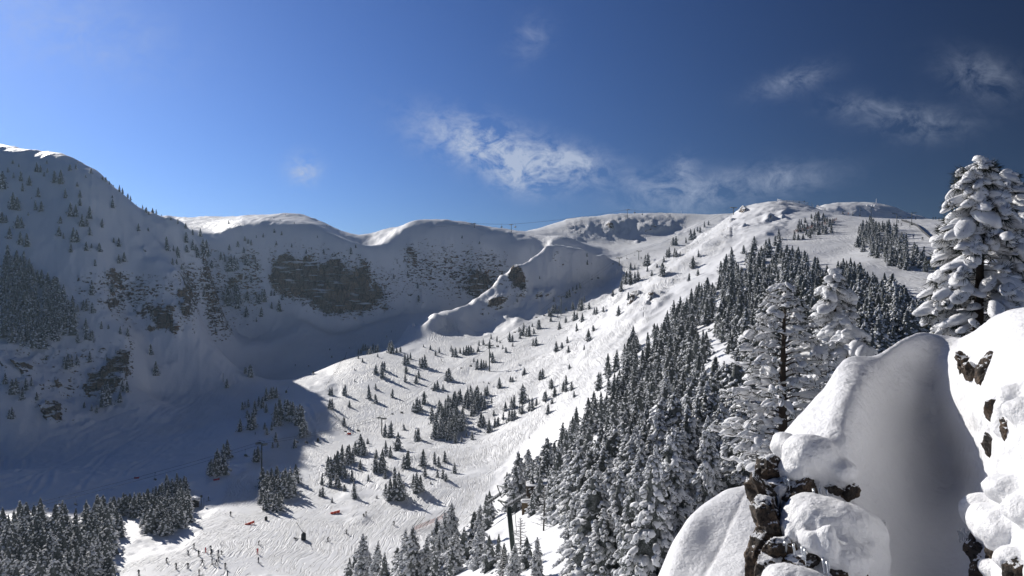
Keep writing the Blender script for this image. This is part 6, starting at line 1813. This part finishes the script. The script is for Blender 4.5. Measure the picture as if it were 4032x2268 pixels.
def hut():
    q = hit(765, 1990, 200)
    s = q.y / F
    root = empty('small_hut', q, .35); tag(root, 'small wooden lift hut with a snowy pitched roof on the shaded valley floor', 'hut')
    w, d, h = 34 * s, 40 * s, 19 * s
    m = MB(); m.box((0, 0, h / 2 - .3), (w, d, h + .6)); m.build('wall', M_WOOD, root)
    for k in range(6):
        m = MB(); m.box((-w / 2 + w * (k + .5) / 6, -d / 2 - .03, h / 2), (w / 6 * .85, .06, h)); m.build('plank', M_WOOD, root)
    m = MB(); m.box((w * .2, -d / 2 - .08, h * .4), (w * .25, .06, h * .75)); m.build('door', M_BLACK, root)
    for sg in (-1, 1):
        m = MB(); m.box((sg * w * .3, 0, h + w * .12), (w * .72, d * 1.15, .18), Matrix.Rotation(sg * .42, 3, 'Y').to_4x4()); m.build('roof', M_WOOD, root)
        m = MB(); m.box((sg * w * .3 + sg * .06, 0, h + w * .12 + .3), (w * .74, d * 1.17, .42), Matrix.Rotation(sg * .42, 3, 'Y').to_4x4()); m.build('roof_snow', M_DSNOW, root)
    q2 = hit(793, 1990, 200)
    r = empty('control_post', q2); tag(r, 'thin dark posts with a small sign right of the small hut', 'post')
    for x, hh in ((-1.2, 2.6), (0, 4.2), (1.0, 3.0)):
        m = MB(); m.tube([(x, 0, -.2), (x, 0, hh)], .07, 5); m.build('post', M_BLACK, r)
    m = MB(); m.box((0, -.1, 3.6), (.9, .08, .9)); m.build('sign_board', M_BLACK, r)
hut()

# ------------------------------------------------------------------ snow guns, mats, nets, poles
def snow_gun(px, py, label, lance=None, size=1.0, ymin=200):
    q = hit(px, py, ymin)
    root = empty('snow_gun', q, 0); tag(root, label, 'snow gun', 'snow guns beside the pistes')
    m = MB(); m.box((0, 0, .75 * size), (1.0 * size, .9 * size, 1.5 * size)); m.tube([(0, 0, 1.5 * size), (0, 0, 1.9 * size)], [.5 * size, .2 * size], 8); m.build('padded_base', M_BLACK, root)
    if lance:
        e = Vector((lance[0] / F * q.y, 0, lance[1] / F * q.y)); a = Vector((0, 0, 1.6 * size))
        m = MB(); m.tube([a, a.lerp(e, .35)], .13, 6); m.build('mast', M_STEEL, root)
        m = MB(); m.tube([a.lerp(e, .33), e], [.07, .05], 6); m.build('lance', M_STEEL, root)
        m = MB(); m.tube([e, e + (e - a).normalized() * .6], [.12, .1], 6); m.build('nozzle_head', M_BLACK, root)
for (x, y), lab, ln, sz in [(c8p(955,1105), 'large dark snow gun with a long slanted lance in the middle of the groomed piste', (-24, 62), 1.35), (c7p(1047,412), 'dark snow gun box lit at the tip of the valley shadow', None, 1.0), (c7p(790,597), 'dark snow gun box in the valley shadow left of the lit gully', (8, 22), 1.0),
    (c7p(1223,262), 'dark snow gun box below the shaded basin trees', None, .9), (c7p(1203,190), 'dark snow gun box farther up the shaded basin', None, .8), (c7p(1092,1058), 'dark snow gun box in the dappled tree shadow beside the gully', (10, 20), 1.0), (c8p(598,920), 'dark padded post in the shadow of the pine clump beside the orange mat', None, .8)]:
    snow_gun(x, y, lab, ln, sz)
def mat_(px, py, wpx, hpx, tilt, label, mat, ymin=180):
    q = hit(px, py, ymin); s = q.y / F
    root = empty('safety_mat', q, 0); tag(root, label, 'safety mat', 'padded mats beside the piste')
    for k in range(3):
        m = MB(); m.box(((k - 1) * wpx * s / 3, (k - 1) * .3, hpx * s / 2 + (k - 1) * math.tan(tilt) * wpx * s / 3), (wpx * s / 3 * .96, .45, hpx * s), Matrix.Rotation(-tilt, 3, 'Y').to_4x4()); m.build('mat_panel', mat, root)
    for k in (-1.5, 1.5):
        m = MB(); m.tube([(k * wpx * s / 3, .3, -.3), (k * wpx * s / 3, .3, hpx * s * 1.7)], .05, 5); m.build('post', M_BLACK, root)
for (x, y), w, h, t, lab, m_ in [(c8p(442,958), 34, 8, .28, 'bright orange padded mat below the dense pine clump', M_ORANGE), (c8p(1255,853), 35, 8, .2, 'bright orange padded mat at the upper lip of the groomed piste', M_ORANGE),
    (c6p(2058,538), 22, 6, .15, 'red padded mat in the shade below the dark twin pines', M_REDDARK), (c6p(1300,522), 16, 5, -.1, 'small red mat in the shaded valley under the left chair', M_REDDARK), (c7p(1388,990), 14, 6, -.1, 'small orange and black mat at the foot of the curved net fence', M_ORANGE)]:
    mat_(x, y, w, h, t, lab, m_)
def fence(path, label, mat_net, hgt, post_gap=5.0, ymin=180, net='rope', pm=None, strands=3, cat='fence', lean=0.0, name='net_fence', thick=.03):
    pts = [hit(x, y, ymin) for x, y in path]
    root = empty(name, pts[0]); tag(root, label, cat)
    dense = []
    for a, b in zip(pts[:-1], pts[1:]):
        n = max(1, int((b - a).length / post_gap))
        for k in range(n):
            q = a.lerp(b, k / n); dense.append(Vector((q.x, q.y, ground(q.x, q.y))))
    dense.append(pts[-1])
    pme = MB(); pme.tube([(0, 0, -.2), (lean * hgt, 0, hgt)], .06, 5); pme = pme.mesh('post')
    for q in dense: link('post', pme, pm or M_BLACK, root, q - pts[0])
    m = MB()
    for k in range(strands):
        z = hgt * (.2 + .75 * k / max(1, strands - 1))
        m.tube([q - pts[0] + Vector((lean * z, 0, z - .15 * ((i % 2)))) for i, q in enumerate(dense)], thick, 4)
    if net == 'mesh':
        for a, b in zip(dense[:-1], dense[1:]):
            n = max(2, int((b - a).length / .35))
            for k in range(n):
                q = a.lerp(b, k / n) - pts[0]
                m.tube([q + Vector((lean * .1, 0, .1)), q + Vector((lean * hgt, 0, hgt * .95))], thick * .8, 3, cap=False)
    m.build('net', mat_net, root)
fence([c7p(1365,218), c7p(1300,330), c7p(1225,450), c7p(1155,562)], 'thin dark rope fence descending from the shaded basin to the lit gully', M_BLACK, 1.3, 6, 380)
fence([c7p(1190,740), c7p(1270,830), c7p(1340,920), c7p(1430,988)], 'curved dark net fence along the foot of the mound trees', M_BLACK, 1.4, 4, 330, strands=4)
fence([(3060,795), (3085,801), (3120,801), (3150,803), (3182,806)], 'white safety net draped on the top of the summit knob', M_NETW, 2.4, 4, 430, net='mesh', strands=6, thick=.05)
fence([(3200,812), (3215,816), (3235,823), (3250,830)], 'short white net at the right shoulder of the summit knob', M_NETW, 2.4, 4, 430, net='mesh', strands=6, thick=.05)
fence([(3125,918), (3165,908), (3205,896), (3245,886), (3275,876), (3295,868)], 'pinkish safety net along the left edge of the upper piste', M_NETP, 1.9, 5, 300, net='mesh', strands=7, thick=.035)
fence([c5p(785,378), c5p(880,405), c5p(960,438), c5p(1040,500), c5p(1120,570), c5p(1210,660), c5p(1300,735)], 'dark solid fence bending down along the drag lift track', M_BLACK, 1.3, 3, 200, strands=6, thick=.12)
fence([c8p(1975,1035), c8p(2050,1000), c8p(2120,975), c8p(2200,940), c8p(2300,890)], 'pale pink net with dark leaning poles at the right end of the groomed piste', M_NETP, 2.2, 5, 150, net='mesh', strands=6, lean=.6, thick=.03)
for i, (px, py, dx, hp, lab) in enumerate([(1620,2095,30,52,'long dark slanted pole rising between treetops at the right piste end, lowest'), (1640,2085,34,50,'long dark slanted pole second from the left at the right piste end'), (1715,2070,40,62,'long dark bent pole beside the pink net'), (1665,2080,25,30,'short dark slanted pole between the long ones at the piste end')]):
    q = hit(px, py, 120); s = q.y / F
    m = MB(); m.tube([(0, 0, -.3), (.02 * dx * s, 0, hp * s * .3), (dx * s, 0, hp * s)], .08, 6); o = m.build('slanted_pole', M_BLACK, None, loc=q); tag(o, lab, 'pole', 'slanted net poles')
for (x, y), hp, lab in [(c7p(190,490), 35, 'thin dark pole beside a lone pine in the shaded left valley'), (c8p(885,430), 18, 'thin pole behind the dense pine clump'), ((2330, 1040), 6, 'short marker on the arete')]:
    q = hit(x, y, 230); m = MB(); m.tube([(0, 0, -.3), (0, 0, hp / F * q.y)], [.13, .09], 6); o = m.build('pole', M_BLACK, None, loc=q); tag(o, lab, 'pole')
# slim poles behind the knob net
for px, hp in ((3090, 16), (3124, 20), (3146, 13), (3166, 17), (3194, 18), (3222, 14)):
    q = hit(px, 806 + max(0, (px - 3180) * .25), 430); m = MB(); m.tube([(0, 0, -.3), (rT.uniform(-.3, .3), 0, hp / F * q.y)], .07, 5)
    if px in (3146, 3166): m.box((.2, 0, hp / F * q.y * .8), (.9, .4, .5))
    o = m.build('slim_pole', M_BLACK, None, loc=q); tag(o, 'slim dark pole standing behind the white net on the summit knob', 'pole', 'slim poles on the summit knob')

# ------------------------------------------------------------------ bare larches on the near slope
def larch(px, py, hp, label, seed, ymin=40):
    q = hit(px, py, ymin); h = hp / F * q.y
    rng = np.random.default_rng(seed)
    root = empty('bare_larch', q); tag(root, label, 'tree', 'bare larches on the near slope')
    m = MB(); m.tube([(0, 0, -.3), (.02 * h, 0, h * .5), (.01 * h, 0, h)], [.018 * h + .03, .012 * h + .02, .012], 6); m.build('trunk', M_BARK, root, True)
    w, s = MB(), MB()
    for k in range(64):
        t = .12 + .86 * k / 64
        a = k * 2.4 + rng.normal(0, .3)
        L = .26 * h * (1 - t) ** .7 * rng.uniform(.6, 1.1) + .12
        d = np.array([math.cos(a), math.sin(a), 0])
        o = np.array([.02 * h * t, 0, h * t])
        pts = [o, o + d * L * .5 + (0, 0, -.03 * h * (1 - t)), o + d * L + (0, 0, rng.uniform(0, .03) * h)]
        w.tube(pts, [.035, .025, .012], 4); s.tube([p_ + (0, 0, .03) for p_ in pts], [.02, .032, .015], 4)
        for j in range(3):
            f_ = rng.uniform(.35, .95); b = pts[1] * (1 - f_) + pts[2] * f_
            e = b + (d + rng.normal(0, .7, 3)) * L * .22
            w.tube([b, e], [.018, .008], 3); s.tube([b + (0, 0, .018), e + (0, 0, .018)], [.02, .01], 3)
    w.build('branch', M_BRANCH, root); s.build('frost', M_TSNOW, root)
larch(2140, 2090, 175, 'bare frosted larch with curved branches in front of the dark lift station', 1)
larch(2047, 2225, 190, 'bare frosted larch just right of the near green pylon', 2)
larch(1978, 2300, 140, 'bare frosted larch at the bottom edge left of the near green pylon', 3)

# ------------------------------------------------------------------ thin mountain air
hz = MB()
hz.box((0, 1570, -67.5), (9400, 3500, 465))
hz_me = hz.mesh('haze')
hm = bpy.data.materials.new('thin_haze')
hm.use_nodes = True
hm.node_tree.nodes.clear()
_ho = hm.node_tree.nodes.new('ShaderNodeOutputMaterial')
_hv = hm.node_tree.nodes.new('ShaderNodeVolumePrincipled')
_hv.inputs['Color'].default_value = (0.58, 0.80, 1.0, 1)
_hv.inputs['Density'].default_value = 0.000068
_hv.inputs['Anisotropy'].default_value = 0.35
hm.node_tree.links.new(_hv.outputs[0], _ho.inputs['Volume'])
haze = link('haze', hz_me, hm)
tag(haze, 'thin bluish mountain air over the whole valley', 'haze', kind='stuff')
